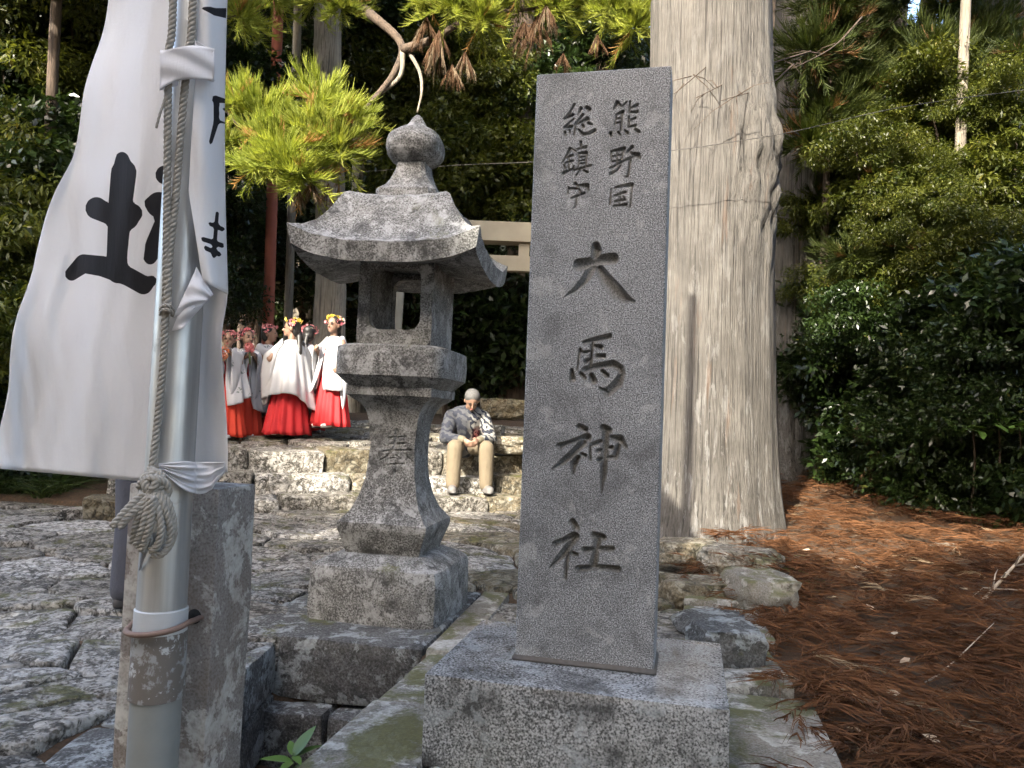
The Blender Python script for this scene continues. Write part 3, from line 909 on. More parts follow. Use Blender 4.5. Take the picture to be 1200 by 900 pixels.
# fire box: four walls, windows front and back with rounded sill corners
fw, fz0, fz1 = 0.207, zl(1.965), zl(2.42)
wx, wz0, wz1 = 0.142, zl(2.055), zl(2.385)
def rect_ring(hx, zz0, zz1, n=40, r=0.0):
    pts = []
    for i in range(n):
        a = 2 * math.pi * (i + 0.5) / n
        cx_, cz_ = math.cos(a), math.sin(a)
        pw = 6.0
        k = (abs(cx_) ** pw + abs(cz_) ** pw) ** (-1 / pw)
        pts.append((hx * cx_ * k, (zz0 + zz1) / 2 + (zz1 - zz0) / 2 * cz_ * k))
    return pts
def wall_with_window(rot, window):
    V, F = [], []
    n = 40
    outer = rect_ring(fw, fz0, fz1, n)
    # snap outer ring to a true rectangle
    o2 = []
    for i in range(n):
        a = 2 * math.pi * (i + 0.5) / n
        cx_, cz_ = math.cos(a), math.sin(a)
        k = 1 / max(abs(cx_), abs(cz_))
        o2.append((fw * cx_ * k, (fz0 + fz1) / 2 + (fz1 - fz0) / 2 * cz_ * k))
    inner = rect_ring(wx, wz0, wz1, n)
    t = 0.062
    for pts, y in ((o2, -fw), (inner, -fw), (inner, -fw + t), (o2, -fw + t)):
        for (x, z) in pts:
            V.append(Vector((x, y, z)))
    for r in range(3):
        for i in range(n):
            i2 = (i + 1) % n
            F.append((r * n + i, r * n + i2, (r + 1) * n + i2, (r + 1) * n + i))
    R = Matrix.Rotation(rot, 3, 'Z')
    return [R @ v + noise.noise_vector(R @ v * 9) * 0.004 for v in V], F
def wall_solid(rot):
    t = 0.062
    V = [Vector((x, y, z)) for z in (fz0, fz1) for x, y in ((-fw + .001, -fw), (fw - .001, -fw), (fw - t, -fw + t), (-fw + t, -fw + t))]
    F = [(0, 1, 5, 4), (1, 2, 6, 5), (2, 3, 7, 6), (3, 0, 4, 7), (0, 3, 2, 1), (4, 5, 6, 7)]
    R = Matrix.Rotation(rot, 3, 'Z')
    return [R @ v + noise.noise_vector(R @ v * 9) * 0.004 for v in V], F
V, F = merge([wall_with_window(0, True), wall_with_window(math.pi, True), wall_solid(math.pi / 2), wall_solid(-math.pi / 2)])
sharp(mk('fire_box', V, F, LM, lan), 35)
# roof
def roof_part():
    n = 48
    V, F = [], []
    ze, zt_, hwid, pl = zl(2.42), zl(2.765), 0.492, 0.268
    def up(u, v):
        mxx, mn = max(abs(u), abs(v)), min(abs(u), abs(v))
        c_ = mn / mxx if mxx > 1e-6 else 0
        return 0.085 * (c_ ** 3.0) * (mxx ** 2.5)
    def top(mm):
        x = mm * hwid
        if x < pl:
            return zt_ + 0.006 * (1 - x / pl)
        return zt_ - interp([(pl, 0), (.290, .028), (.315, .085), (.35, .155), (.39, .22), (.43, .265), (.465, .288), (.492, .303)], x)
    ax = [math.sin((i / n - 0.5) * math.pi) * 0.35 + (2 * i / n - 1) * 0.65 for i in range(n + 1)]
    for layer in (0, 1):
        for j in range(n + 1):
            for i in range(n + 1):
                u, v = ax[i], ax[j]
                mm = max(abs(u), abs(v))
                if layer == 0:
                    z = top(mm) + up(u, v)
                else:
                    z = zl(2.425) - 0.062 * mm ** 1.5 + up(u, v) * 0.95
                # plan: corners pulled a little outwards
                c_ = min(abs(u), abs(v)) / (mm + 1e-6)
                s_ = hwid * (1 + 0.012 * c_ ** 4) * (1.0 if layer == 0 else 0.965)
                q = Vector((u * s_, v * s_, z))
                q += noise.noise_vector(q * 5) * 0.008 + noise.noise_vector(q * 16) * 0.004
                V.append(q)
        o = layer * (n + 1) ** 2
        for j in range(n):
            for i in range(n):
                a = o + j * (n + 1) + i
                if (i - n / 2 + .5) * (j - n / 2 + .5) > 0:
                    tr_q = [(a, a + 1, a + n + 2), (a, a + n + 2, a + n + 1)]
                else:
                    tr_q = [(a, a + 1, a + n + 1), (a + 1, a + n + 2, a + n + 1)]
                F += tr_q if layer == 0 else [q[::-1] for q in tr_q]
    per = [i for i in range(n + 1)] + [(j + 1) * (n + 1) - 1 for j in range(1, n + 1)] + [n * (n + 1) + i for i in range(n - 1, -1, -1)] + [j * (n + 1) for j in range(n - 1, 0, -1)]
    o = (n + 1) ** 2
    for i in range(len(per)):
        a, c = per[i], per[(i + 1) % len(per)]
        F.append((a + o, c + o, c, a))
    return V, F
rv, rf = roof_part()
roof_o = sharp(mk('roof', rv, rf, LM, lan), 42)
roof_o.rotation_euler = (0, 0, 0.05)
roof_o.location = (-0.012, 0, 0)
loft_sq('finial_base', [(zl(2.755), .172), (zl(2.77), .178), (zl(2.835), .175), (zl(2.85), .158), (zl(2.875), .128), (zl(2.92), .104), (zl(2.97), .086), (zl(3.01), .08), (zl(3.03), .075)], LM, lan, 10, rnd=0.15, amp=0.006, seed=8)
jp = [(2.995, .07), (3.005, .095), (3.03, .135), (3.06, .160), (3.10, .170), (3.14, .164), (3.175, .142), (3.20, .108), (3.215, .075), (3.23, .055), (3.255, .04), (3.28, .026), (3.295, .012), (3.30, .002)]
V, F = [], []
ns = 36
zz = np.linspace(2.995, 3.30, 40)
for z in zz:
    r = interp(jp, z)
    for i in range(ns):
        a = 2 * math.pi * i / ns
        k = 1 + 0.05 * math.cos(4 * (a - math.pi / 4)) * min(1, r / .1)
        q = Vector((r * k * math.cos(a), r * k * math.sin(a), zl(z)))
        V.append(q + noise.noise_vector(q * 8) * 0.008 + noise.noise_vector(q * 22) * 0.003)
for j in range(len(zz) - 1):
    for i in range(ns):
        i2 = (i + 1) % ns
        F.append((j * ns + i, j * ns + i2, (j + 1) * ns + i2, (j + 1) * ns + i))
F.append(tuple(range(ns))[::-1])
F.append(tuple(range((len(zz) - 1) * ns, len(zz) * ns)))
mk('finial_jewel', V, F, LM, lan)

# ------------------------------------------------------------------ stone post, pole, bolt
PX, PY = -0.790, 1.80
post = thing('stone_post', 'square lichen-stained granite post behind the metal flagpole', 'post', (-0.805, 1.985, 0.0))
th_p = 0.20
pM = Matrix.Rotation(-th_p, 4, 'Z') @ Matrix.Translation((-0.108, -0.078, 1.408))
pb = rough_block('shaft', 0.25, 0.17, 1.43, M['post'], post, amp=0.004, bev=0.007, cuts=9, seed=91, M4=Matrix.Rotation(-th_p, 4, 'Z') @ Matrix.Translation((-0.125, -0.085, 1.405)))
pole = thing('flagpole', 'grey galvanised metal flagpole with a repaired sleeve joint', 'flagpole', (PX, PY, 0.0))
b = NB('galvanised_metal')
co = b.co()
st = b.mapping(co, (50, 50, 1.2))
c = b.mix(b.ramp(b.noise(st, 1.0, 6, 0.6), [(0.35, 0), (0.65, 1)]), (0.40, 0.42, 0.43), (0.56, 0.58, 0.58))
c = b.mix(b.math('MULTIPLY', b.ramp(b.noise(co, 9, 10, 0.75), [(0.6, 0), (0.68, 1)]), 0.5), c, (0.20, 0.19, 0.17))
M['galv'] = b.done(b.pbsdf(Base_Color=c, Metallic=0.75, Roughness=b.ramp(b.noise(co, 14, 6), [(0.3, 0.32), (0.7, 0.5)]), Normal=b.bump(b.noise(co, 60, 5), 0.08, 0.002)))
b = NB('painted_sleeve')
co = b.co()
n1 = b.noise(co, 16, 10, 0.72, 0.3)
c = b.mix(b.ramp(n1, [(0.46, 0), (0.50, 1)]), (0.30, 0.31, 0.31), (0.15, 0.135, 0.12))
c = b.mix(b.ramp(n1, [(0.60, 0), (0.63, 1)]), c, (0.50, 0.52, 0.52))
M['sleeve'] = b.done(b.pbsdf(Base_Color=c, Metallic=0.2, Roughness=0.6, Normal=b.bump(n1, 0.5, 0.003)))
M['greypaint'] = simple_mat('grey_painted_pipe', (0.24, 0.255, 0.25), 0.5, 0.15, 18, 0.2, 0.002, metallic=0.25)
M['whitepaint'] = simple_mat('white_tape', (0.44, 0.46, 0.47), 0.55, 0.12, 30, 0.15, 0.002)
def lathe(prof, ns=48, jit=0.0):
    V, F = [], []
    for z, r in prof:
        for i in range(ns):
            a = 2 * math.pi * i / ns
            V.append((r * math.cos(a), r * math.sin(a), z))
    for j in range(len(prof) - 1):
        for i in range(ns):
            i2 = (i + 1) % ns
            F.append((j * ns + i, j * ns + i2, (j + 1) * ns + i2, (j + 1) * ns + i))
    F.append(tuple(range(ns))[::-1])
    F.append(tuple(range((len(prof) - 1) * ns, len(prof) * ns)))
    return V, F
def py2z(px, py, d):
    return W(px, py, d).z
z1p, z2p, z3p = py2z(190, 712, 1.78), py2z(188, 738, 1.78), py2z(186, 812, 1.78)
V, F = lathe([(0.0, .0555), (z3p, .0555), (z3p + .001, .054), (z3p + .012, .052)])
sharp(mk('lower_pipe', V, F, M['greypaint'], pole), 40)
V, F = lathe([(z3p - .004, .057), (z3p - .002, .0605), (z3p + .006, .0605), (z2p, .0595), (z2p + .003, .056)])
sharp(mk('sleeve', V, F, M['sleeve'], pole), 40)
V, F = lathe([(z2p - .002, .056), (z2p, .0585), (z1p, .0582), (z1p + .003, .054)])
sharp(mk('tape_band', V, F, M['whitepaint'], pole), 40)
V, F = lathe([(z3p, .050), (z1p, .0545), (1.5, .0535), (3.2, .049), (6.2, .040), (6.22, .02)])
sharp(mk('upper_pipe', V, F, M['galv'], pole), 40)
# U bolt round the pole into the post
rust = simple_mat('rusty_iron', (0.22, 0.15, 0.12), 0.7, 0.35, 40, 0.4, 0.002, metallic=0.35)
ub = []
zc = py2z(190, 737, 1.75)
for i in range(25):
    a = math.radians(195 + (350 - 195) * i / 24)
    ub.append(Vector((PX + 0.071 * math.cos(a), PY + 0.071 * math.sin(a), zc - 0.006 + 0.020 * (i / 24) ** 2)))
pa = Vector((PX - 0.085, PY + 0.085, zc))
pe = W(232, 722, 1.90)
pts = spline([pa, ub[0]], 4)[:-1] + ub + spline([ub[-1], (ub[-1] + pe) / 2 + Vector((0.008, 0, 0)), pe + Vector((0.02, 0.06, 0))], 4)[1:]
V, F = tube(pts, 0.0065, 10)
ubo = mk('clamp_bolt', V, F, rust, None)
ubo.parent = pole
ubo.location = -Vector(pole.location)
# flat dark disc on the post, coloured as the shade inside a bolt hole
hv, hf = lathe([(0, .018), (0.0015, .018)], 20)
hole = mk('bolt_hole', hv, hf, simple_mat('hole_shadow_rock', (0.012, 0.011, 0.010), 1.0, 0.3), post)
pn = Matrix.Rotation(-th_p, 3, 'Z') @ Vector((0, -1, 0))
po = Vector(post.location) + (Matrix.Rotation(-th_p, 3, 'Z') @ Vector((0, -0.085, 0)))
rr = ray(229, 722)
tt = (po - EYE).dot(pn) / rr.dot(pn)
hole.matrix_parent_inverse = Matrix.Identity(4)
hole.location = EYE + tt * rr - Vector(post.location) + pn * 0.0035
hole.rotation_euler = pn.to_track_quat('Z', 'Y').to_euler()

# ------------------------------------------------------------------ banner
b = NB('banner_cloth')
co = b.co()
ink = b.n('Attribute', {'attribute_name': 'ink'}).outputs['Fac']
weave = b.noise(b.mapping(co, (300, 300, 300)), 1.0, 2)
wv = b.mix(b.noise(co, 5, 6, 0.6), (0.84, 0.84, 0.85), (0.90, 0.90, 0.90))
inkm = b.ramp(ink, [(0.498, 1), (0.502, 0)])
c = b.mix(inkm, wv, (0.012, 0.012, 0.016))
crease = b.math('ADD', b.math('MULTIPLY', weave, 0.05), b.noise(b.mapping(co, (10, 10, 3)), 1.0, 6, 0.6, 0.5))
nrm = b.bump(crease, 0.6, 0.012)
p = b.pbsdf(Base_Color=c, Roughness=0.8, Normal=nrm)
t = b.n('BsdfTranslucent', None, {'Color': c, 'Normal': nrm}).outputs[0]
M['cloth'] = b.done(b.n('MixShader', None, {0: 0.35, 1: p, 2: t}).outputs[0])
b = NB('hem_cloth')
co = b.co()
nrm = b.bump(b.noise(b.mapping(co, (25, 25, 8)), 1.0, 6, 0.6, 0.5), 0.35, 0.006)
M['hem'] = b.done(b.n('MixShader', None, {0: 0.3, 1: b.pbsdf(Base_Color=(0.80, 0.80, 0.82, 1), Roughness=0.8, Normal=nrm), 2: b.n('BsdfTranslucent', None, {'Color': (0.8, 0.8, 0.82, 1)}).outputs[0]}).outputs[0])

INK_L = [[(143, 186, 8), (145, 202, 15), (141, 240, 14), (137, 300, 12), (138, 320, 12)], [(113, 244, 13), (128, 252, 11), (148, 255, 15), (156, 250, 11)], [(84, 321, 8), (98, 309, 11), (120, 312, 12), (150, 324, 11), (168, 334, 11), (178, 329, 6)],
         [(193, 205, 11), (200, 206, 11)], [(176, 238, 7), (186, 240, 15), (200, 246, 22)], [(192, 262, 11), (182, 288, 12), (176, 302, 8)], [(192, 310, 4), (190, 368, 3)]]
INK_R = [[(239, 9, 2.5), (252, 14, 4.5), (270, 16, 6.5)], [(247, 115, 2), (252, 116, 4), (264, 119, 3)], [(253, 118, 3.2), (253, 143, 3.2), (246, 168, 2)], [(253, 129, 2), (264, 130, 2.2)], [(253, 141, 2), (264, 143, 2.2)], [(254, 250, 2), (250, 300, 2.6)], [(246, 263, 2.5), (260, 269, 3)], [(238, 281, 3), (260, 287, 3)], [(241, 292, 2.5), (256, 298, 3)]]
LE = [(-900, 205), (-500, 178), (-200, 147), (0, 127), (67, 110), (127, 97), (187, 82), (220, 68), (263, 53), (297, 40), (367, 23), (427, 10), (487, 3), (513, 0), (560, -3)]
ban = thing('festival_banner', 'tall white cloth banner with black brush characters tied to the flagpole', 'banner', (PX, PY, 1.4))
bn_inv = -Vector(ban.location)
def lep(py):
    return interp(LE, py)
def pole_px(py):            # pole axis in the picture
    return 178 + (900 - py) * 52 / 900
def smoothbend(pts):
    return pts
def banner_pt(s, py):
    """s 0..1: from the free edge on the left, behind the pole, to the fold right of it"""
    pc = pole_px(py)
    xl = lep(py)
    bot = 566 - 14 * (1 - s) ** 2
    if s < 0.62:
        t = s / 0.62
        px = xl + (pc - 14 - xl) * t
        rip = 0.026 * math.sin(px * 0.055 + py * 0.010) + 0.013 * math.sin(px * 0.02 - py * 0.022) + 0.010 * math.sin(px * 0.13 + 1 + py * 0.006) + 0.0035 * math.sin(px * 0.3 - py * 0.05) * sm(250, 500, py)
        d = 1.905 + 0.16 * (1 - t) ** 1.6 + rip * (1 - t) * 1.2 + 0.004 * math.sin(py * 0.05 + px * 0.2) * (1 - t)
        px += 3.0 * math.sin(py * 0.045) * (1 - t) ** 2
    else:
        t = (s - 0.62) / 0.38
        xr = 266 - 3 * math.sin(py * 0.01) - 9 * sm(335, 400, py) + 7 * sm(400, 540, py)
        px = pc - 14 + (xr - pc + 14) * t
        d = 1.905 - 0.10 * t ** 2 + 0.006 * math.sin(py * 0.03 + t * 5) * t
    return px, py, d
def banner_grid(name, s0, s1, ns_, y0_, y1_, ny_, fn_, ink_strokes, mat, par, thick=0.0012, bottom=None):
    V, PX2, F = [], [], []
    for j in range(ny_ + 1):
        for i in range(ns_ + 1):
            s = s0 + (s1 - s0) * i / ns_
            pyy = y0_ + (y1_ - y0_) * j / ny_
            if bottom:
                pyy = y0_ + (bottom(s) - y0_) * j / ny_
            px, pyq, d = fn_(s, pyy)
            V.append(W(px, pyq, d) + bn_inv)
            PX2.append((px, pyq))
    for j in range(ny_):
        for i in range(ns_):
            a = j * (ns_ + 1) + i
            F.append((a, a + ns_ + 1, a + ns_ + 2, a + 1))
    P = np.array(PX2)
    d = sdf(P, ink_strokes) if ink_strokes else np.full(len(P), 50.0)
    at = np.clip(0.5 + d / 24.0, 0, 1)
    o = mk(name, V, F, mat, par, True, {'ink': at})
    md = o.modifiers.new('thickness', 'SOLIDIFY')
    md.thickness = thick
    return o
banner_grid('cloth', 0, 1, 110, -900, 566, 260, banner_pt, INK_L, M['cloth'], ban, bottom=lambda s: 549 + 16 * min(1, s / 0.6) - (0 if s < .62 else 12 * (s - .62) / .38))
def flap_pt(s, py):
    """fold that comes forward over the right side of the pole"""
    pc = pole_px(py)
    xr = 266 - 3 * math.sin(py * 0.01)
    e_ = 4 if py < 225 else 4 + (py - 225) * 0.22
    a0_, a1_ = xr, pc + e_
    px = a0_ + (a1_ - a0_) * s
    d = 1.805 - 0.072 * math.sin(min(1, s * 1.25) * math.pi / 2) + 0.004 * math.sin(py * 0.04 + s * 6)
    return px, py, d
banner_grid('folded_edge', 0, 1, 30, -900, 345, 230, flap_pt, INK_R, M['cloth'], ban, bottom=lambda s: 345 - 15 * s)
# turned-back corner of the fold
def patch(name, corners, d4, n=14, bulge=0.01, mat=None, wob=0.004):
    V, F = [], []
    for j in range(n + 1):
        for i in range(n + 1):
            u, v = i / n, j / n
            px = sum(w * c_[0] for w, c_ in zip(((1 - u) * (1 - v), u * (1 - v), u * v, (1 - u) * v), corners))
            pyy = sum(w * c_[1] for w, c_ in zip(((1 - u) * (1 - v), u * (1 - v), u * v, (1 - u) * v), corners))
            d = sum(w * c_ for w, c_ in zip(((1 - u) * (1 - v), u * (1 - v), u * v, (1 - u) * v), d4))
            d -= bulge * math.sin(u * math.pi) * math.sin(v * math.pi)
            d += wob * math.sin(v * 14 + u * 4)
            V.append(W(px, pyy, d) + bn_inv)
    for j in range(n):
        for i in range(n):
            a = j * (n + 1) + i
            F.append((a, a + n + 1, a + n + 2, a + 1))
    o = mk(name, V, F, mat or M['hem'], ban)
    md = o.modifiers.new('thickness', 'SOLIDIFY')
    md.thickness = 0.0015
    return o
patch('turned_corner', [(230, 313), (250, 345), (214, 385), (201, 388)], [1.728, 1.735, 1.715, 1.718], bulge=0.014)
patch('turned_corner', [(229, 316), (248, 347), (236, 358), (203, 372)], [1.722, 1.728, 1.716, 1.708], bulge=0.010)
# loop tab round the rope
def tab():
    V, F = [], []
    n, mrows = 34, 12
    for j in range(mrows + 1):
        v = j / mrows
        for i in range(n + 1):
            u = i / n
            if u < 0.72:
                t = u / 0.72
                px = 252 - (252 - 187) * t
                top = 57 - 8 * math.sin(t * math.pi) * 0.6 + 4 * t
                bot = 95 - 9 * t + 20 * t ** 3
                d = 1.724 - 0.012 * math.sin(t * math.pi) - 0.022 * t
            else:
                t = (u - 0.72) / 0.28
                px = 187 + 22 * t
                top = 58 + 6 * t
                bot = 106 - 6 * t
                d = 1.702 + 0.03 * t
            pyy = top + (bot - top) * v
            V.append(W(px, pyy, d + 0.003 * math.sin(v * 9 + u * 11)) + bn_inv)
    for j in range(mrows):
        for i in range(n):
            a = j * (n + 1) + i
            F.append((a, a + n + 1, a + n + 2, a + 1))
    o = mk('loop_tab', V, F, M['hem'], ban)
    md = o.modifiers.new('thickness', 'SOLIDIFY')
    md.thickness = 0.002
tab()
# stitched square on the fold
sq = [(229, 48), (250, 60), (250, 96), (229, 86), (229, 48)]
parts = []
for a_, b_ in list(zip(sq[:-1], sq[1:])) + [((229, 50), (250, 95)), ((250, 62), (229, 85))]:
    parts.append(tube([W(*a_, 1.722) + bn_inv, W(*b_, 1.722) + bn_inv], 0.0012, 6))
V, F = merge(parts)
mk('stitching', V, F, M['hem'], ban)
# gathered wrap at the bottom, tied round the pole
def wrap_pt():
    V, F = [], []
    n, mr = 60, 26
    for j in range(mr + 1):
        v = j / mr
        for i in range(n + 1):
            u = i / n
            px = 186 + (263 - 186) * u
            top = 545 - 2 * math.sin(u * 3) - 3 * u
            bot = 552 + 26 * math.sin(min(1, u * 1.15) * math.pi * 0.72) ** 1.3 - 16 * max(0, u - 0.8) / 0.2
            pyy = top + (bot - top) * v
            pc = pole_px(560)
            k = (px - pc) / 32.0
            front = 1.80 - 0.060 * math.sqrt(max(0.0, 1 - min(1, abs(k)) ** 2)) - 0.008
            fold = 0.007 * math.sin(v * 17 + u * 4) * (0.3 + u) + 0.006 * math.sin(v * 31 - u * 3)
            d = front - 0.012 * v * math.sin(u * math.pi) + fold + 0.012
            d = min(d, 1.80)
            V.append(W(px, pyy, d - 0.012) + bn_inv)
    for j in range(mr):
        for i in range(n):
            a = j * (n + 1) + i
            F.append((a, a + n + 1, a + n + 2, a + 1))
    o = mk('gathered_wrap', V, F, M['hem'], ban)
    md = o.modifiers.new('thickness', 'SOLIDIFY')
    md.thickness = 0.003
wrap_pt()

# ------------------------------------------------------------------ rope
b = NB('hemp_rope')
co = b.co()
c = b.mix(b.noise(co, 90, 6, 0.7), (0.20, 0.185, 0.155), (0.42, 0.40, 0.35))
M['rope'] = b.done(b.pbsdf(Base_Color=c, Roughness=0.9, Normal=b.bump(b.noise(co, 500, 3), 0.5, 0.001)))
rope = thing('rope', 'greyish twisted halyard rope knotted on the flagpole with hanging coils', 'rope', (PX, PY - 0.08, 1.3))
def twisted(pts, R=0.0078, pitch=0.034, step=0.004):
    pts = [Vector(p) for p in pts]
    # resample
    L = [0]
    for a, c_ in zip(pts[:-1], pts[1:]):
        L.append(L[-1] + (c_ - a).length)
    n = max(3, int(L[-1] / step))
    out = []
    j = 0
    for i in range(n + 1):
        s = L[-1] * i / n
        while j < len(L) - 2 and L[j + 1] < s:
            j += 1
        t = (s - L[j]) / max(1e-9, L[j + 1] - L[j])
        out.append(pts[j].lerp(pts[j + 1], t))
    parts = []
    frames = []
    u = (out[1] - out[0]).orthogonal().normalized()
    for i, p in enumerate(out):
        t = (out[min(n, i + 1)] - out[max(0, i - 1)]).normalized()
        u = (u - t * u.dot(t)).normalized()
        frames.append((u.copy(), t.cross(u)))
    for k in range(3):
        q = []
        for i, p in enumerate(out):
            a = 2 * math.pi * (k / 3 + (L[-1] * i / n) / pitch)
            fu, fv = frames[i]
            q.append(p + 0.52 * R * (math.cos(a) * fu + math.sin(a) * fv))
        parts.append(tube(q, 0.56 * R, 6))
    return merge(parts)
ri = -Vector(rope.location)
def rope_part(name, pxpts, R=0.0078, nn=8):
    V, F = twisted([p + ri for p in spline([W(*p) for p in pxpts], nn)], R)
    return mk(name, V, F, M['rope'], rope)
rope_part('halyard', [(209, -350, 1.73), (203, 0, 1.72), (198, 60, 1.715), (197, 120, 1.715), (196, 220, 1.72), (195, 300, 1.72), (194, 365, 1.722), (191, 430, 1.725), (184, 500, 1.728), (178, 552, 1.72)], 0.0085)
rope_part('halyard', [(236, -350, 1.74), (226, 0, 1.725), (221, 60, 1.72), (214, 130, 1.725), (206, 230, 1.728), (199, 300, 1.722), (196, 366, 1.715)], 0.0085)
rope_part('thin_cord', [(196, 107, 1.712), (192, 120, 1.708), (187, 135, 1.70), (183, 150, 1.70)], 0.0028)
for (a_, c_) in ((-5, 0), (0, 5)):
    rope_part('knot_turn', [(188, 368 + a_, 1.73), (192, 363 + a_, 1.708), (199, 364 + a_, 1.706), (203, 370 + a_, 1.725)], 0.005, 6)
# knot
rope_part('knot', [(180, 552, 1.715), (171, 558, 1.70), (170, 570, 1.69), (180, 577, 1.685), (190, 570, 1.69), (190, 558, 1.70), (181, 553, 1.70), (172, 566, 1.685), (176, 580, 1.685), (188, 582, 1.69), (194, 573, 1.70)], 0.0085, 8)
rope_part('knot', [(163, 572, 1.71), (168, 563, 1.70), (180, 560, 1.682), (194, 566, 1.69), (197, 578, 1.70), (186, 587, 1.69), (172, 584, 1.685), (164, 578, 1.70)], 0.0085, 8)
rope_part('knot', [(176, 548, 1.722), (184, 556, 1.70), (182, 568, 1.678), (174, 578, 1.69), (178, 590, 1.70)], 0.0085, 8)
# hanging coils
rope_part('coil', [(182, 575, 1.685), (192, 592, 1.68), (199, 615, 1.685), (199, 634, 1.69), (190, 649, 1.685), (178, 650, 1.685)], 0.0085)
rope_part('coil', [(186, 572, 1.69), (197, 590, 1.69), (203, 612, 1.695), (202, 632, 1.70), (192, 646, 1.695), (180, 645, 1.69), (174, 632, 1.69)], 0.0085)
rope_part('coil', [(180, 578, 1.68), (186, 600, 1.672), (189, 622, 1.672), (184, 640, 1.675), (176, 645, 1.68)], 0.0085)
rope_part('coil', [(177, 580, 1.678), (172, 600, 1.67), (166, 622, 1.67), (160, 640, 1.68)], 0.0085)
rope_part('coil', [(174, 580, 1.68), (166, 598, 1.675), (159, 618, 1.68), (156, 636, 1.69)], 0.0085)
rope_part('coil', [(180, 582, 1.668), (178, 604, 1.665), (173, 626, 1.668), (166, 646, 1.68)], 0.0085)
rope_part('rope_end', [(176, 574, 1.69), (160, 586, 1.68), (146, 600, 1.67), (132, 617, 1.665)], 0.0085)
rope_part('rope_end', [(178, 578, 1.685), (165, 592, 1.675), (152, 604, 1.668), (140, 618, 1.665)], 0.0085)
# metal cleat
clt = thing('rope_cleat', 'small bright metal cleat fixed to the flagpole below the rope knot', 'cleat', W(172, 640, 1.74))
cp = [W(176, 600, 1.735), W(174, 622, 1.73), W(172, 634, 1.715), W(168, 650, 1.712), W(164, 668, 1.735)]
cv, cf = tube([p - Vector(clt.location) for p in spline(cp, 5)], [0.003] * 6 + [0.005, 0.008, 0.011, 0.012, 0.011, 0.010, 0.009, 0.008, 0.007, 0.006, 0.005, 0.004, 0.003, 0.003, 0.002], 10)
cl_o = mk('hook', cv, cf, simple_mat('bright_steel', (0.6, 0.62, 0.65), 0.3, 0.1, 40, 0.05, 0.001, metallic=0.9), clt)
cv, cf = tube([W(172, 640, 1.725) - Vector(clt.location), W(176, 640, 1.775) - Vector(clt.location)], 0.006, 8)
mk('bolt', cv, cf, rust, clt)
# ------------------------------------------------------------------ foliage prototypes
def unit(v):
    return v / (np.linalg.norm(v, axis=1, keepdims=True) + 1e-9)
def leaf_cloud(name, n, radii, leaf, mat, lumps=26, seed=1, droop=0.3, lump_r=0.38, aspect=0.42):
    r = np.random.default_rng(seed)
    lumps *= 3
    c = unit(r.normal(size=(lumps, 3))) * (0.25 + 0.95 * r.random((lumps, 1)) ** 0.6)
    c *= np.array(radii) * 0.85
    lr = lump_r * (0.22 + 0.75 * r.random(lumps) ** 1.5)
    pr = lr ** 1.8
    k = r.choice(lumps, n, p=pr / pr.sum())
    off = unit(r.normal(size=(n, 3))) * (r.random((n, 1)) ** 0.42) * np.array([1.25, 1.25, 0.6])
    ltint = r.random(lumps)
    P = c[k] + off * lr[k][:, None] * np.mean(radii)
    # leaf axes
    ax = unit(off + 0.9 * r.normal(size=(n, 3)) + np.array([0, 0, -droop]))
    up = unit(r.normal(size=(n, 3)) * 0.7 + np.array([0, 0, 1.0]))
    sd_ = unit(np.cross(ax, up))
    nm = np.cross(sd_, ax)
    L = leaf * (0.6 + 0.8 * r.random((n, 1)))
    Wd = L * aspect
    v0 = P
    v1 = P + ax * L * 0.45 + sd_ * Wd * 0.5 + nm * L * 0.06
    v2 = P + ax * L - nm * L * 0.08
    v3 = P + ax * L * 0.45 - sd_ * Wd * 0.5 + nm * L * 0.06
    V = np.stack([v0, v1, v2, v3], 1).reshape(-1, 3)
    F = np.arange(4 * n).reshape(n, 4)
    tint = np.repeat(np.clip(0.5 * ltint[k] + 0.5 * r.random(n) ** 1.3, 0, 1), 4)
    return np_mesh(name, V, F, mat, False, {'tint': tint})
def strands(P, D, L, bend, wid, segs, r, tint):
    """curved tapered strips from P along D bending towards `bend`"""
    n = len(P)
    rows = []
    side = unit(np.cross(D, r.normal(size=(n, 3))))
    for i in range(segs + 1):
        t = i / segs
        c = P + D * (L * t)[:, None] + bend * (L * t * t)[:, None]
        w = (wid * (1 - 0.75 * t))[:, None]
        rows.append(c + side * w)
        rows.append(c - side * w)
    V = np.stack(rows, 1)
    k = 2 * (segs + 1)
    base = (np.arange(n) * k)[:, None]
    F = np.concatenate([base + np.array([[2 * i, 2 * i + 1, 2 * i + 3, 2 * i + 2]]) for i in range(segs)], 0)
    return V.reshape(-1, 3), F, np.repeat(tint, k)
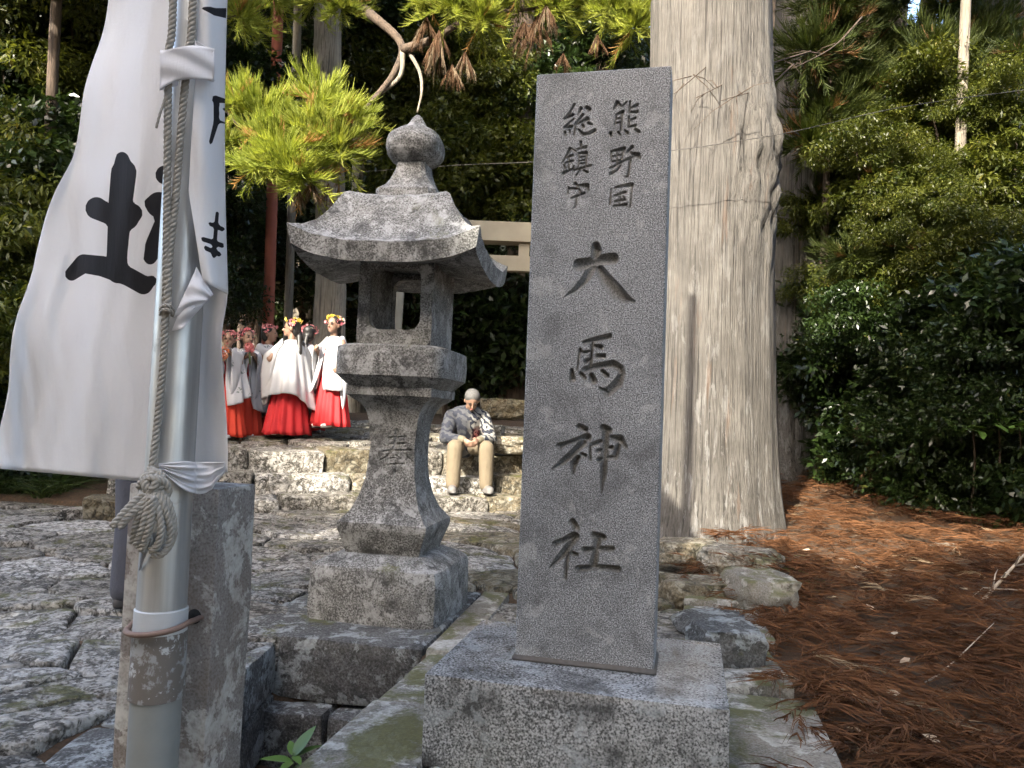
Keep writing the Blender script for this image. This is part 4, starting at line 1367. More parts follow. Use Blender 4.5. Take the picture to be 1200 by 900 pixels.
def spray_cloud(name, branches, per, R, mat, seed=1, squash=(1, 1, 0.8), lift=0.25, slen=0.16, wid=0.006, hang=False, alt=0.06):
    r = np.random.default_rng(seed)
    VS, FS, TS, o = [], [], [], 0
    for bidx in range(branches):
        d = unit(r.normal(size=(1, 3)))[0]
        if hang:
            d = unit(np.array([[d[0] * 0.45, d[1] * 0.45, -1.0]]))[0]
        else:
            d[2] = d[2] * 0.8 + lift
            d /= np.linalg.norm(d)
        Lb = R * (0.35 + 0.75 * r.random() ** 1.3)
        t = r.random(per) ** 0.7
        P = (d[None] * (Lb * (0.15 + 0.85 * t))[:, None]) * np.array(squash)
        P[:, 2] -= (0.10 * Lb * t * t) if not hang else 0
        out = unit(r.normal(size=(per, 3)))
        out = out - d[None] * (out @ d)[:, None]
        D = unit(d[None] * 0.9 + out * (0.6 if not hang else 0.35) + (np.array([0, 0, 0.15]) if not hang else 0))
        bend = np.tile(np.array([0, 0, 0.22 if not hang else -0.5]), (per, 1)) - 0.3 * out * (r.random((per, 1)))
        L = slen * (0.55 + 0.9 * r.random(per))
        tb = r.random()
        tint = np.clip(0.55 * tb + 0.45 * r.random(per), 0, 0.9)
        if r.random() < alt:
            tint[:] = 0.99
        v, f, tt = strands(P, D, L, bend, np.full(per, wid), 3, r, tint)
        VS.append(v); FS.append(f + o); TS.append(tt)
        o += len(v)
        # branchlet stem
        v, f, tt = strands(np.zeros((1, 3)), d[None] * np.array(squash), np.array([Lb]), np.zeros((1, 3)), np.array([0.008]), 3, r, np.array([0.2]))
        VS.append(v); FS.append(f + o); TS.append(tt)
        o += len(v)
    return np_mesh(name, np.concatenate(VS), np.concatenate(FS), mat, True, {'tint': np.concatenate(TS)})

LEAF = [leaf_cloud('crown', n_, (1.1, 1.0, 0.9), l_, M['leaf'], 30, s) for s, n_, l_ in ((1, 9000, 0.105), (2, 13000, 0.075), (3, 5500, 0.15))]
LEAFB = [leaf_cloud('crown', n_, (1.2, 1.0, 0.7), l_, M['leaf2'], 20, s, droop=0.8, aspect=0.3) for s, n_, l_ in ((4, 6000, 0.11), (5, 8500, 0.075), (8, 4500, 0.16))]
BIG = [leaf_cloud('crown', 9000, (1.9, 1.7, 1.6), 0.20, M['leaf'], 34, s) for s in (6, 7)]
BIGB = [leaf_cloud('crown', 8000, (1.9, 1.7, 1.6), 0.19, M['leaf2'], 34, s) for s in (16, 17)]
SPRAY = [spray_cloud('spray', 60, 46, 0.66, M['cedar'], s, wid=0.0055) for s in (1, 2)]
SPRAYD = [spray_cloud('spray', 80, 40, 0.9, M['cedar2'], s, slen=0.22, wid=0.008, lift=-0.05) for s in (3, 4)]
DEAD = [spray_cloud('dead_spray', 24, 34, 0.8, M['dead'], s, hang=True, slen=0.13, wid=0.0045, alt=0.15) for s in (5, 6)]

def trunk_mesh(name, path, radii, mat, parent, sides=14, rough=0.06, seed=0, nseg=6):
    pts = spline(path, nseg)
    n = len(pts)
    rs = [float(q) for q in np.interp(np.linspace(0, 1, n), np.linspace(0, 1, len(radii)), radii)]
    V, F = tube(pts, list(rs), sides)
    V = [v + noise.noise_vector(v * 3 + Vector((seed, 0, 0))) * rs[min(n - 1, i // sides)] * rough * 2 for i, v in enumerate(V)]
    return mk(name, V, F, mat, parent)

def gz(p):
    return gh(p[0], p[1])
rt = random.Random(5)
def place(px, d, py=500):
    p = W(px, py, d)
    return Vector((p.x, p.y, gh(p.x, p.y)))

def crown_at(mesh, parent, p, sc, base, name='crown'):
    o = bpy.data.objects.new(name, mesh)
    COL.objects.link(o)
    o.parent = parent
    o.location = Vector(p) - Vector(base)
    o.scale = (sc * rt.uniform(.85, 1.15), sc * rt.uniform(.85, 1.15), sc * rt.uniform(.85, 1.1))
    o.rotation_euler = (rt.uniform(-.3, .3), rt.uniform(-.3, .3), rt.uniform(0, 6.28))
    return o

def shrub(px, d, pys, meshes, sc, label, group=None, name='evergreen_shrub', cat='shrub', stem=M['bark2'], tr=0.022, xs=None):
    """a shrub rooted at picture column px and distance d, with crown clumps at the given picture heights"""
    base = place(px, d)
    t = thing(name, label, cat, base, 0, group)
    tops = []
    for i, py in enumerate(pys):
        x = px + (xs[i] if xs else rt.uniform(-40, 40) * (6 / d))
        p = W(x, py, d + rt.uniform(-.5, .5))
        if p.z < base.z + 0.25:
            p.z = base.z + 0.25
        crown_at(rt.choice(meshes), t, p, sc * rt.uniform(.85, 1.15), base)
        tops.append(p)
    top = max(tops, key=lambda q: q.z) - base
    mid = Vector((rt.uniform(-.15, .15), rt.uniform(-.1, .1), top.z * 0.5))
    trunk_mesh('trunk', [Vector((0, 0, -0.15)), mid, Vector((top.x, top.y, top.z * 0.98))], [tr * 1.3, tr, tr * 0.5], stem, t, 8, seed=px)
    return t

# ------------------------------------------------------------------ giant cedar and its neighbour
def giant(name, label, base, R, H, lean, seed, mat, knot=None, flare=1.25, ns=150, nz_=170, group=None):
    t = thing(name, label, 'tree', base, 0, group)
    V, F = [], []
    for j in range(nz_ + 1):
        q = j / nz_
        z = -0.2 + (H + 0.2) * q ** 1.3
        for i in range(ns):
            a = 2 * math.pi * i / ns
            ca, sa = math.cos(a), math.sin(a)
            r = R * (1 - 0.018 * z)
            fl = math.exp(-max(z, 0) / 0.35)
            lobes = 0.5 + 0.5 * math.cos(5 * a + seed) * 0.7 + 0.3 * math.cos(3 * a + 1.7 * seed)
            r *= 1 + (flare - 1) * fl * (0.45 + lobes * 0.7)
            r *= 1 + 0.045 * noise.noise(Vector((ca * 1.3 + seed, sa * 1.3, z * 0.25))) + 0.02 * noise.noise(Vector((ca * 4 + seed, sa * 4, z * 0.5)))
            # fluted bark strips
            f1 = noise.noise(Vector((ca * 9 + seed, sa * 9, z * 0.45)))
            f2 = noise.noise(Vector((ca * 24 + seed, sa * 24, z * 1.1)))
            r += 0.010 * noise.noise(Vector((ca * 4.5 + seed, sa * 4.5, z * 0.16))) + 0.012 * f1 + 0.008 * f2
            if knot:
                ka, kz, kh, ks = knot
                da = math.atan2(math.sin(a - ka), math.cos(a - ka))
                kk = math.exp(-(da / 0.5) ** 2 - ((z - kz) / ks) ** 2)
                r += kh * kk + 0.10 * kk * noise.noise(Vector((ca * 9, sa * 9, z * 6)))
            V.append((r * ca + lean[0] * z, r * sa + lean[1] * z, z))
    for j in range(nz_):
        for i in range(ns):
            i2 = (i + 1) % ns
            F.append((j * ns + i, j * ns + i2, (j + 1) * ns + i2, (j + 1) * ns + i))
    mk('trunk', V, F, mat, t)
    return t
pg = on_z(848, 655, 0.56)
pg.y += 0.46
g1 = giant('giant_cedar', 'giant pale-barked cedar trunk standing behind the stele, sunlit from the front', (pg.x, pg.y, 0.50), 0.56, 17.0, (-0.022, 0.0), 1.3, M['bark'], knot=(math.radians(-48), 3.3, 0.085, 0.6), flare=1.22)
p2 = place(926, 10.0)
g2 = giant('giant_cedar', 'second pale cedar trunk with flared roots, half hidden by the giant cedar', (p2.x, p2.y, p2.z - .05), 0.375, 16.0, (0.006, 0.0), 4.1, M['bark'], flare=1.75, ns=90, nz_=110)
def high_crown(t, base, H0, H1, n, rad, mesh, sc):
    for i in range(n):
        a = rt.uniform(0, 6.28)
        z = H0 + (H1 - H0) * (i + rt.random()) / n
        r = rad * (1 - 0.6 * (z - H0) / (H1 - H0)) * rt.uniform(.4, 1)
        tip = Vector((r * math.cos(a), r * math.sin(a), z))
        trunk_mesh('limb', [Vector((0, 0, z + 0.3)), tip * 0.5 + Vector((0, 0, z * 0.5 + 0.2)), tip], [0.07, 0.05, 0.015], M['bark2'], t, 6, nseg=3)
        crown_at(rt.choice(mesh), t, tip + Vector(base), sc * rt.uniform(.8, 1.25), base)
high_crown(g1, g1.location, 9.5, 16.5, 14, 3.2, SPRAYD, 1.5)
high_crown(g2, g2.location, 8.5, 15.5, 12, 2.6, SPRAYD, 1.5)
# bare twigs reaching across the giant trunk, and a cable
def twigs(par, seed, root, tips, r0=0.012):
    rr_ = random.Random(seed)
    for (a, c_) in tips:
        A, C = Vector(a), Vector(c_)
        mid = (A + C) / 2 + Vector((rr_.uniform(-.1, .1), 0, rr_.uniform(-.1, .12)))
        parts = [tube([q for q in spline([A, mid, C], 6)], list(np.linspace(r0, 0.003, 13)), 5)]
        for k_ in range(7):
            s = rr_.uniform(.3, .95)
            o = A.lerp(C, s) + Vector((0, 0, (mid - (A + C) / 2).z * 4 * s * (1 - s)))
            e_ = o + Vector((rr_.uniform(-.35, .25), rr_.uniform(-.2, .2), rr_.uniform(-.3, .15)))
            parts.append(tube([o, (o + e_) / 2 + Vector((0, 0, .03)), e_], [0.005, 0.003, 0.0015], 4))
        V, F = merge(parts)
        o = mk('twig', [v - Vector(par.location) for v in V], F, M['bark2'], par)
gdep = 5.7
twigs(g2, 3, None, [(W(950, 60, 8.5), W(815, 115, gdep)), (W(905, 30, 8.2), W(790, 110, gdep)), (W(930, 75, 8.0), W(845, 118, 5.65)), (W(1010, 20, 8.6), W(930, 80, 6.6))], 0.010)
cab = [W(375, 205, 11), W(530, 194, 8.6), W(620, 190, 7.4), W(770, 178, 6.0), W(860, 166, 5.8), W(935, 153, 5.9), W(1060, 125, 6.6), W(1210, 104, 7.5)]
V, F = tube(spline(cab, 10), 0.0032, 6)
tag(mk('cable', V, F, simple_mat('black_cable', (0.05, 0.045, 0.04), 0.6)), 'thin dark cable strung across the giant cedar trunk', 'cable')

# ------------------------------------------------------------------ torii
d_t = 16.0
tl = W(462, 400, d_t)
tr_ = W(758, 400, d_t)
zk = W(600, 272, d_t).z
zn = W(600, 308, d_t).z
tor = thing('torii_gate', 'pale beige stone torii gate standing behind the lantern', 'torii', ((tl.x + tr_.x) / 2, d_t, gh((tl.x + tr_.x) / 2, d_t)))
tb = Vector(tor.location)
hw_t = (tr_.x - tl.x) / 2
for sx_ in (-1, 1):
    V, F = tube([Vector((sx_ * (hw_t + .12), 0, -0.1)), Vector((sx_ * (hw_t + .05), 0, 1.6)), Vector((sx_ * hw_t, 0, zk - tb.z - 0.1))], [0.20, 0.185, 0.165], 24)
    mk('pillar', V, F, M['torii'], tor)
def bar(name, z, L, h, dp, curve, mat):
    V, F = [], []
    n = 24
    for i in range(n + 1):
        u = -1 + 2 * i / n
        zc_ = z + curve * abs(u) ** 3
        for y_, z_ in ((-dp / 2, -h / 2), (dp / 2, -h / 2), (dp / 2 + .02, h / 2), (-dp / 2 - .02, h / 2)):
            V.append((u * L / 2, y_, zc_ + z_))
    for i in range(n):
        for k_ in range(4):
            k2 = (k_ + 1) % 4
            F.append((i * 4 + k_, i * 4 + k2, (i + 1) * 4 + k2, (i + 1) * 4 + k_))
    F += [(3, 2, 1, 0), tuple(n * 4 + q for q in range(4))]
    return sharp(mk(name, V, F, mat, tor), 30)
bar('top_beam', zk - tb.z, hw_t * 2 + 1.7, 0.40, 0.42, 0.10, M['torii'])
bar('tie_beam', zn - tb.z, hw_t * 2 + 1.1, 0.31, 0.2, 0.0, M['torii'])
V, F = tube([Vector((0, 0, zn - tb.z + .1)), Vector((0, 0, zk - tb.z - .15))], 0.16, 4)
mk('centre_strut', V, F, M['torii'], tor, False)

# ------------------------------------------------------------------ cedar with the bright low sprays
pc_ = place(378, 12.5)
ced = thing('cedar_tree', 'cedar with bright yellow-green low sprays and hanging dead fronds above the lantern', 'tree', pc_)
top = W(392, -400, 12.5) - pc_
trunk_mesh('trunk', [Vector((0, 0, -.2)), Vector((0.02, 0, 2.5)), W(384, 60, 12.5) - pc_, top], [0.30, 0.25, 0.22, 0.16], M['bark3'], ced, 24, 0.05, 2, 10)
def limb(par, base, pts, r, mat=M['bark2'], name='limb'):
    return trunk_mesh(name, [W(*p) - base for p in pts], r, mat, par, 9, 0.12, pts[0][0], 6)
limb(ced, pc_, [(386, -120, 12.3), (400, -20, 9.5), (432, 15, 8.4), (470, 50, 8.1), (462, 85, 7.8), (432, 122, 7.5), (400, 150, 7.2), (365, 175, 7.1)], [0.09, 0.07, 0.055, 0.042, 0.032, 0.026, 0.02, 0.014])
limb(ced, pc_, [(472, 58, 7.8), (510, 45, 7.6), (545, 25, 7.5), (620, 10, 7.5), (730, 5, 7.4)], [0.05, 0.035, 0.03, 0.025, 0.015])
limb(ced, pc_, [(472, 60, 7.8), (468, 90, 7.75), (440, 115, 7.7), (425, 140, 7.7)], [0.03, 0.022, 0.016, 0.01], M['bark3'])
limb(ced, pc_, [(480, 62, 7.8), (492, 85, 7.7), (494, 108, 7.6), (489, 132, 7.55)], [0.022, 0.018, 0.013, 0.008], M['bark3'])
limb(ced, pc_, [(386, -60, 12.3), (330, -20, 9.5), (285, 10, 7.8), (255, 20, 7.6)], [0.08, 0.06, 0.04, 0.02])
limb(ced, pc_, [(395, 150, 7.2), (340, 165, 7.05), (285, 150, 7.0), (265, 130, 7.0)], [0.025, 0.02, 0.015, 0.01])
for (px, py, d, s) in [(365, 155, 7.05, 0.95), (330, 175, 6.9, 0.75), (395, 175, 7.0, 0.75), (352, 205, 6.9, 0.7), (310, 140, 7.1, 0.7), (375, 120, 7.2, 0.72), (412, 140, 7.2, 0.62), (275, 118, 7.0, 0.55), (268, 165, 7.0, 0.5), (300, 195, 6.9, 0.5),
                      (280, 18, 7.6, 0.7), (262, -15, 7.6, 0.6), (320, -5, 7.8, 0.6), (370, 0, 9.0, 0.75), (400, 8, 8.4, 0.55),
                      (530, 5, 7.4, 0.75), (565, 22, 7.4, 0.6), (500, -12, 7.6, 0.7), (555, -20, 7.5, 0.8), (610, -10, 7.4, 0.7), (650, 5, 7.4, 0.6), (715, 12, 7.3, 0.75), (745, 30, 7.2, 0.62), (735, -15, 7.3, 0.8), (690, -10, 7.4, 0.6), (770, -5, 7.3, 0.6)]:
    crown_at(rt.choice(SPRAY), ced, W(px, py, d), s, pc_, 'spray')
for (px, py, d, s) in [(515, 35, 7.4, 0.75), (500, 20, 7.5, 0.6), (545, 60, 7.4, 0.5), (630, 18, 7.4, 0.7), (640, 5, 7.3, 0.65), (615, 25, 7.4, 0.55), (700, 40, 7.3, 0.4), (660, 62, 7.35, 0.35), (365, 212, 6.9, 0.45), (385, 215, 6.95, 0.4), (350, 220, 6.9, 0.4), (530, 75, 7.4, 0.4)]:
    o = crown_at(rt.choice(DEAD), ced, W(px, py, d), s * 0.8, pc_, 'dead_frond')
    o.rotation_euler = (0, 0, rt.uniform(0, 6))

# ------------------------------------------------------------------ other trunks in the forest
def bg_tree(px, d, wpx, mat, label, group, lean=0.0, crown=True, topy=-300, name='forest_tree', sides=14, ms=None, sc=1.0):
    base = place(px, d)
    t = thing(name, label, 'tree', base, 0, group)
    r = wpx / FPX * d / 2
    tp = W(px + lean + 0.04 * 800, topy - 200, d) - base
    trunk_mesh('trunk', [Vector((0, 0, -.3)), Vector((0, 0, 0.6)), tp * 0.5, tp], [r * 1.35, r * 1.05, r * 0.95, r * 0.6], mat, t, sides, 0.06, px, 8)
    if crown:
        for i in range(5):
            q = W(px + lean + rt.uniform(-70, 70) * 10 / d, topy + rt.uniform(-250, 120), d + rt.uniform(-1.5, 1.5))
            crown_at(rt.choice(ms or BIG), t, q, sc * rt.uniform(.8, 1.3), base)
    return t
bg_tree(1160, 12.5, 105, M['bark'], 'huge pale cedar trunk catching sun above the right-hand thicket', None, 10, ms=SPRAYD, sc=1.6, sides=26)
bg_tree(1112, 8.6, 12, M['bark3'], 'slim sun-dappled trunk rising from the needle slope', None, 6)
bg_tree(978, 12.5, 12, M['bark3'], 'thin grey trunk in the shade beyond the second cedar', None, 0)
bg_tree(333, 15, 10, M['bark3'], 'slim pale trunk just left of the lantern roof', None, 0)
bg_tree(309, 14.0, 13, simple_mat('red_brown_bark', (0.30, 0.085, 0.05), 0.8, 0.3, 6), 'slim red-brown trunk behind the robed dancers', None, 2)
bg_tree(42, 8.6, 13, M['bark2'], 'leaning brown sapling trunk beyond the banner', None, 18)
bg_tree(118, 12.5, 26, M['bark'], 'pale dappled trunk showing through leaves beside the banner edge', None, 0)
for px, d, w_ in [(250, 17, 26), (285, 20, 22), (350, 21, 30), (415, 19, 20), (520, 22, 28), (560, 20, 22), (600, 18, 30), (640, 24, 26), (700, 22, 26), (960, 16, 28), (1030, 19, 30), (1075, 15, 18), (1190, 16, 24), (60, 16, 26), (15, 19, 24), (-40, 14, 30), (160, 21, 24), (1240, 14, 30), (205, 24, 30), (450, 27, 28), (540, 29, 26), (880, 21, 30)]:
    bg_tree(px, d, w_, rt.choice([M['bark2'], M['bark3'], M['bark2']]), 'dim cedar trunk deep in the forest behind the shrine approach', 'cedar trunks deep in the forest', rt.uniform(-10, 10), ms=BIG + SPRAYD, sc=1.2)

# ------------------------------------------------------------------ thickets
LG = 'glossy dark evergreen shrub in the thicket beyond the banner'
for px, d, pys in [(-60, 7.6, [560, 470, 380, 280]), (10, 8.2, [540, 450, 360, 270, 180]), (70, 8.8, [500, 400, 300, 200]), (-20, 9.4, [300, 200, 100, 20, -60]), (50, 10.2, [330, 230, 130, 40, -50]), (110, 10.5, [420, 320, 200, 100, 0]), (150, 11.5, [300, 150, 50, -50]), (95, 9.6, [120, 40, -40])]:
    shrub(px, d, pys, LEAF + LEAFB[:1], 0.85, LG, 'evergreen shrubs beyond the banner')
LG2 = 'dark broadleaf evergreen in the forest wall behind the lantern'
for px, d, pys in [(235, 13.5, [330, 240, 150, 60]), (290, 16, [320, 250, 120, 40]), (350, 17.5, [300, 220, 100]), (420, 19.5, [380, 300, 110, 30]), (470, 20, [360, 200, 100, 20]), (530, 19.0, [390, 330, 230, 160, 90]), (575, 18.6, [400, 350, 240, 180, 120]), (610, 20, [360, 250, 150, 60]), (560, 20.5, [320, 150, 50]), (500, 22, [240, 140, 30]), (640, 19, [420, 330, 200, 100]), (700, 20, [400, 250, 120, 40])]:
    shrub(px, d, pys, BIG + LEAF, 0.95, LG2, 'evergreens behind the lantern', 'evergreen_tree', 'tree', tr=0.07)
for px, d, pys in [(520, 17.5, [160, 110, 190, 60]), (585, 17.6, [130, 180, 90, 60, 220]), (612, 18.0, [190, 120, 230]), (480, 18.5, [200, 150, 90])]:
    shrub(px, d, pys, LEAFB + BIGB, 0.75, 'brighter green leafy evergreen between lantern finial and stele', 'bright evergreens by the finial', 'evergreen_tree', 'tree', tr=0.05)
LG3 = 'shadowed evergreen shrub in the thicket right of the giant cedars'
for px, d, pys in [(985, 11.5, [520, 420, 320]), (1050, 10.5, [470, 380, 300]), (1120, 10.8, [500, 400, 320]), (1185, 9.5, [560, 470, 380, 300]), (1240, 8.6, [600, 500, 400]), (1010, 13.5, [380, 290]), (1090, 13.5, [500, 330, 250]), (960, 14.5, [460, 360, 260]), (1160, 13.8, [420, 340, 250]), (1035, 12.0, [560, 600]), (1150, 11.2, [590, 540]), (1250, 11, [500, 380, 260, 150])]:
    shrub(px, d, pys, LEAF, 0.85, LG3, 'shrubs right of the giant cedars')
LG5 = 'low shaded evergreen bush at the edge of the needle slope'
for px, d, pys in [(1010, 8.8, [430, 520, 380]), (1090, 7.8, [470, 400]), (1170, 7.6, [430, 350]), (1050, 9.4, [410, 350]), (985, 10.2, [570, 520]), (1020, 9.2, [590, 540, 480]), (1065, 8.6, [600, 540, 470]), (1100, 8.0, [610, 560]), (1145, 7.9, [620, 560, 500]), (1185, 7.4, [640, 580, 520]), (1225, 6.9, [660, 590, 520]), (1040, 10.2, [520, 450, 400]), (1130, 9.6, [520, 450, 380])]:
    shrub(px, d, pys, LEAF, 0.62, LG5, 'low bushes edging the needle slope')
for i_, px in enumerate(range(950, 1230, 28)):
    shrub(px, 10.2 - 0.006 * (px - 950) + rt.uniform(-.5, .5), [rt.uniform(310, 370), rt.uniform(370, 420), rt.uniform(420, 480), rt.uniform(480, 560), rt.uniform(400, 470)], LEAF, 0.62, LG3, 'shrubs right of the giant cedars')
dry = place(1025, 8.9)
dt_ = thing('dry_bush', 'dry brown bush with withered fronds at the foot of the thicket', 'bush', dry)
trunk_mesh('stem', [Vector((0, 0, -.1)), Vector((.05, 0, .6)), W(1015, 420, 8.9) - dry], [0.02, 0.015, 0.008], M['bark3'], dt_, 7)
for (px, py, d, s) in [(1010, 480, 8.5, .5), (1026, 505, 8.3, .45), (1036, 440, 8.6, .4), (998, 455, 8.8, .35), (1020, 540, 8.1, .35)]:
    crown_at(rt.choice(DEAD), dt_, W(px, py, d), s, dry, 'dry_frond')
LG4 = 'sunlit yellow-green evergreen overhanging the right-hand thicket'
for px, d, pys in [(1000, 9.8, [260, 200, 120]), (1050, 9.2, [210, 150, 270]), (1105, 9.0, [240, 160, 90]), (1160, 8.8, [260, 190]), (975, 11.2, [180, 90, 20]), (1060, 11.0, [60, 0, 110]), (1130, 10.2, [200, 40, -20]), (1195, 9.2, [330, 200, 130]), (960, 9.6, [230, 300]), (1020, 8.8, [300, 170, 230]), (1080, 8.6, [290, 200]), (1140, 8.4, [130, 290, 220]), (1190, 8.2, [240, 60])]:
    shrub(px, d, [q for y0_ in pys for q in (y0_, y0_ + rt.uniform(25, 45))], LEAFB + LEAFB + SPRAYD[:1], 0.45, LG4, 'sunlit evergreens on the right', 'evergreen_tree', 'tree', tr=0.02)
for px, d, pys in [(1020, 10.2, [80, 20, -40]), (1080, 9.6, [130, 60]), (1150, 10.5, [90, 30, 150]), (960, 9.4, [60, 130, 0])]:
    shrub(px, d, [q for y0_ in pys for q in (y0_, y0_ + 35)], SPRAYD, 0.7, 'cedar with drooping dull green sprays at the top of the thicket', 'cedars above the right thicket', 'cedar_tree', 'tree', tr=0.05)
# forest closing the view further back
for i in range(36):
    a = -0.72 + 1.44 * (i + rt.random() * 0.8) / 36
    d = rt.uniform(24, 36)
    px = 600 + a * FPX
    base = place(px, d)
    t = thing('forest_tree', 'far evergreen closing the view at the back of the forest', 'tree', base, 0, 'far forest evergreens')
    H = rt.uniform(12, 17)
    trunk_mesh('trunk', [Vector((0, 0, -.3)), Vector((0, 0, H * .5)), Vector((rt.uniform(-.4, .4), 0, H))], [0.3, 0.22, 0.08], M['bark2'], t, 8, 0.05, i, 4)
    for k_ in range(8):
        z = 0.8 + (H - 1.0) * (k_ + rt.random()) / 8
        r_ = 2.1 * (1 - 0.4 * z / H)
        crown_at(rt.choice(BIG), t, base + Vector((rt.uniform(-r_, r_), rt.uniform(-r_, r_), z)), rt.uniform(1.0, 1.5), base)

# ------------------------------------------------------------------ trees behind the viewpoint (they shade the foreground)
SHX = Vector((SUNV.x, SUNV.y, 0)).normalized()
SHP = Vector((SHX.y, -SHX.x, 0))
def shade_tree(along, perp, ztop, zbot, rad, n, label, sc=1.4):
    c_ = Vector((0.2, 2.6, 0)) + SHX * along + SHP * perp
    base = Vector((c_.x, c_.y, gh(c_.x, c_.y)))
    t = thing('evergreen_tree', label, 'tree', base, 0, 'unseen shade trees behind the viewpoint')
    trunk_mesh('trunk', [Vector((0, 0, -.3)), Vector((.1, 0, ztop * .5)), Vector((0, 0, ztop - .5))], [0.28, 0.22, 0.08], M['bark2'], t, 12, 0.06, along, 5)
    for i in range(n):
        a = rt.uniform(0, 6.28)
        r_ = rad * math.sqrt(rt.random())
        z = zbot + (ztop - zbot) * (i + rt.random()) / n
        crown_at(rt.choice(BIG), t, base + Vector((r_ * math.cos(a), r_ * math.sin(a), z)), sc * rt.uniform(.8, 1.2), base)
SL_ = 'tall broadleaf evergreen standing behind the viewpoint'
for (al, pe, zt_, zb_, rd, n, *sc_) in [(9.5, 0.0, 6.3, 3.0, 1.9, 20), (9.0, -4.4, 8.3, 3.0, 2.0, 20), (9.5, 6.0, 8.2, 3.0, 1.5, 24, 1.0), (10, 8.6, 8.0, 4, 2.4, 16), (11, -8.6, 9.5, 4, 2.4, 16), (2.2, -2.6, 9.2, 7.3, 0.9, 9, 0.72), (9.6, 7.2, 13.2, 11.0, 1.2, 7, 0.65), (9.2, -3.1, 10.2, 7.3, 0.8, 10, 0.8), (9.3, 1.75, 10.7, 8.0, 0.25, 8, 0.46), (9.4, -0.15, 9.75, 8.4, 0.12, 9, 0.24)]:  # narrow crowns among these are added only to shade stele top
    shade_tree(al, pe, zt_, zb_, rd, n, SL_, *sc_)

# forest on the right of the viewpoint, outside the picture
for i_, (x_, y_) in enumerate([(7.8, 0.0), (6.4, 2.0), (8.6, 3.6), (10.5, 1.0), (11.5, 5.5)]):
    base = Vector((x_, y_, gh(x_, y_)))
    t = thing('evergreen_tree', 'evergreen forest tree standing on the slope beside the viewpoint', 'tree', base, 0, 'forest trees beside the viewpoint')
    trunk_mesh('trunk', [Vector((0, 0, -.3)), Vector((.1, 0, 4)), Vector((0, 0, 9))], [0.22, 0.17, 0.06], M['bark2'], t, 10, 0.06, i_, 5)
    for k_ in range(8):
        crown_at(rt.choice(BIG), t, base + Vector((rt.uniform(-1.3, 1.3), rt.uniform(-1.3, 1.3), 1.0 + k_ * 1.15)), rt.uniform(.8, 1.15), base)

# ------------------------------------------------------------------ needle litter
def litter():
    r = np.random.default_rng(21)
    VS, FS, TS, o = [], [], [], 0
    tgt = 6800
    cnt = 0
    while cnt < tgt:
        y = 1.9 + 10.0 * r.random() ** 1.5
        x = 0.9 + (1.2 + 0.75 * y) * r.random()
        lim = 1.02 + 0.13 * (y - 2.4) + 0.30 * sm(4.2, 5.5, y) - (0.55 if y > 4.9 and r.random() < 0.5 else 0)
        if x < lim + 0.03:
            continue
        if math.hypot(x - pg.x, y - pg.y) < 0.6:
            continue
        cnt += 1
        z = gh(x, y) + (0.06 if x < 1.45 + 0.13 * (y - 2.4) and y > 4.9 else 0) + 0.02 + 0.07 * r.random() ** 2 + 0.05 * fn(x, y, 3, 1.7)
        a = r.uniform(0, 2 * math.pi)
        d = np.array([math.cos(a), math.sin(a), r.uniform(-.12, .25)])
        L = r.uniform(.10, .30)
        n = 22
        t = r.random(n)
        P = np.array([x, y, z]) + d[None] * (L * t)[:, None]
        P[:, 2] += 0.025 * np.sin(t * 3)
        sgn = r.choice([-1, 1], n)[:, None]
        side = np.array([-d[1], d[0], 0])[None] * sgn
        D = unit(d[None] + side * (0.45 + 0.5 * r.random((n, 1))) + r.normal(size=(n, 3)) * 0.18 + np.array([0, 0, .10]))
        bend = d[None] * 0.35 - side * 0.25 + np.array([[0, 0, -0.28]])
        ln = r.uniform(.05, .13, n)
        patch_ = 0.5 + 0.5 * fn(x, y, 1, 1.1)
        tb = np.clip(0.35 * r.random() + 0.5 * patch_, 0, 0.9)
        if r.random() < 0.035:
            tb = 0.97
        v, f, tt = strands(P, D, ln, bend, np.full(n, 0.0029), 2, r, np.clip(tb + 0.12 * r.normal(size=n), 0, 1 if tb > .95 else .92))
        VS.append(v); FS.append(f + o); TS.append(tt)
        o += len(v)
    me = np_mesh('needle_litter', np.concatenate(VS), np.concatenate(FS), M['litter'], True, {'tint': np.concatenate(TS)})
    return tag(obj('needle_litter', me), 'thick bed of fallen reddish-brown cedar sprays on the right-hand slope', 'litter', None, 'stuff')
litter()

# dry sticks and fallen twigs on the slope
def stick(pts, r, label, mat=M['bark3'], side=True, seed=0):
    rr_ = random.Random(seed)
    P = [W(*p) for p in pts]
    base = P[0].copy()
    t = thing('fallen_branch', label, 'branch', base)
    trunk_mesh('stem', [p - base for p in P], r, mat, t, 7, 0.1, seed, 6)
    if side:
        for k_ in range(6):
            i = rr_.randrange(len(P) - 1)
            o = P[i].lerp(P[i + 1], rr_.random()) - base
            e_ = o + Vector((rr_.uniform(-.25, .3), rr_.uniform(-.25, .25), rr_.uniform(-.05, .2)))
            V, F = tube([o, (o + e_) / 2 + Vector((0, 0, .03)), e_], [0.005, 0.004, 0.0015], 5)
            mk('side_twig', V, F, mat, t)
    return t
pale = simple_mat('weathered_stick', (0.36, 0.30, 0.23), 0.85, 0.3, 20)
stick([(1150, 706, 4.6), (1175, 678, 4.7), (1205, 645, 4.8)], [0.012, 0.010, 0.006], 'pale dry stick leaning up at the edge of the litter', pale, True, 1)
stick([(1010, 655, 5.9), (1060, 650, 6.0), (1110, 640, 6.1), (1165, 655, 6.0)], [0.03, 0.035, 0.03, 0.02], 'mossy fallen branch lying along the foot of the thicket', M['bark3'], True, 2)
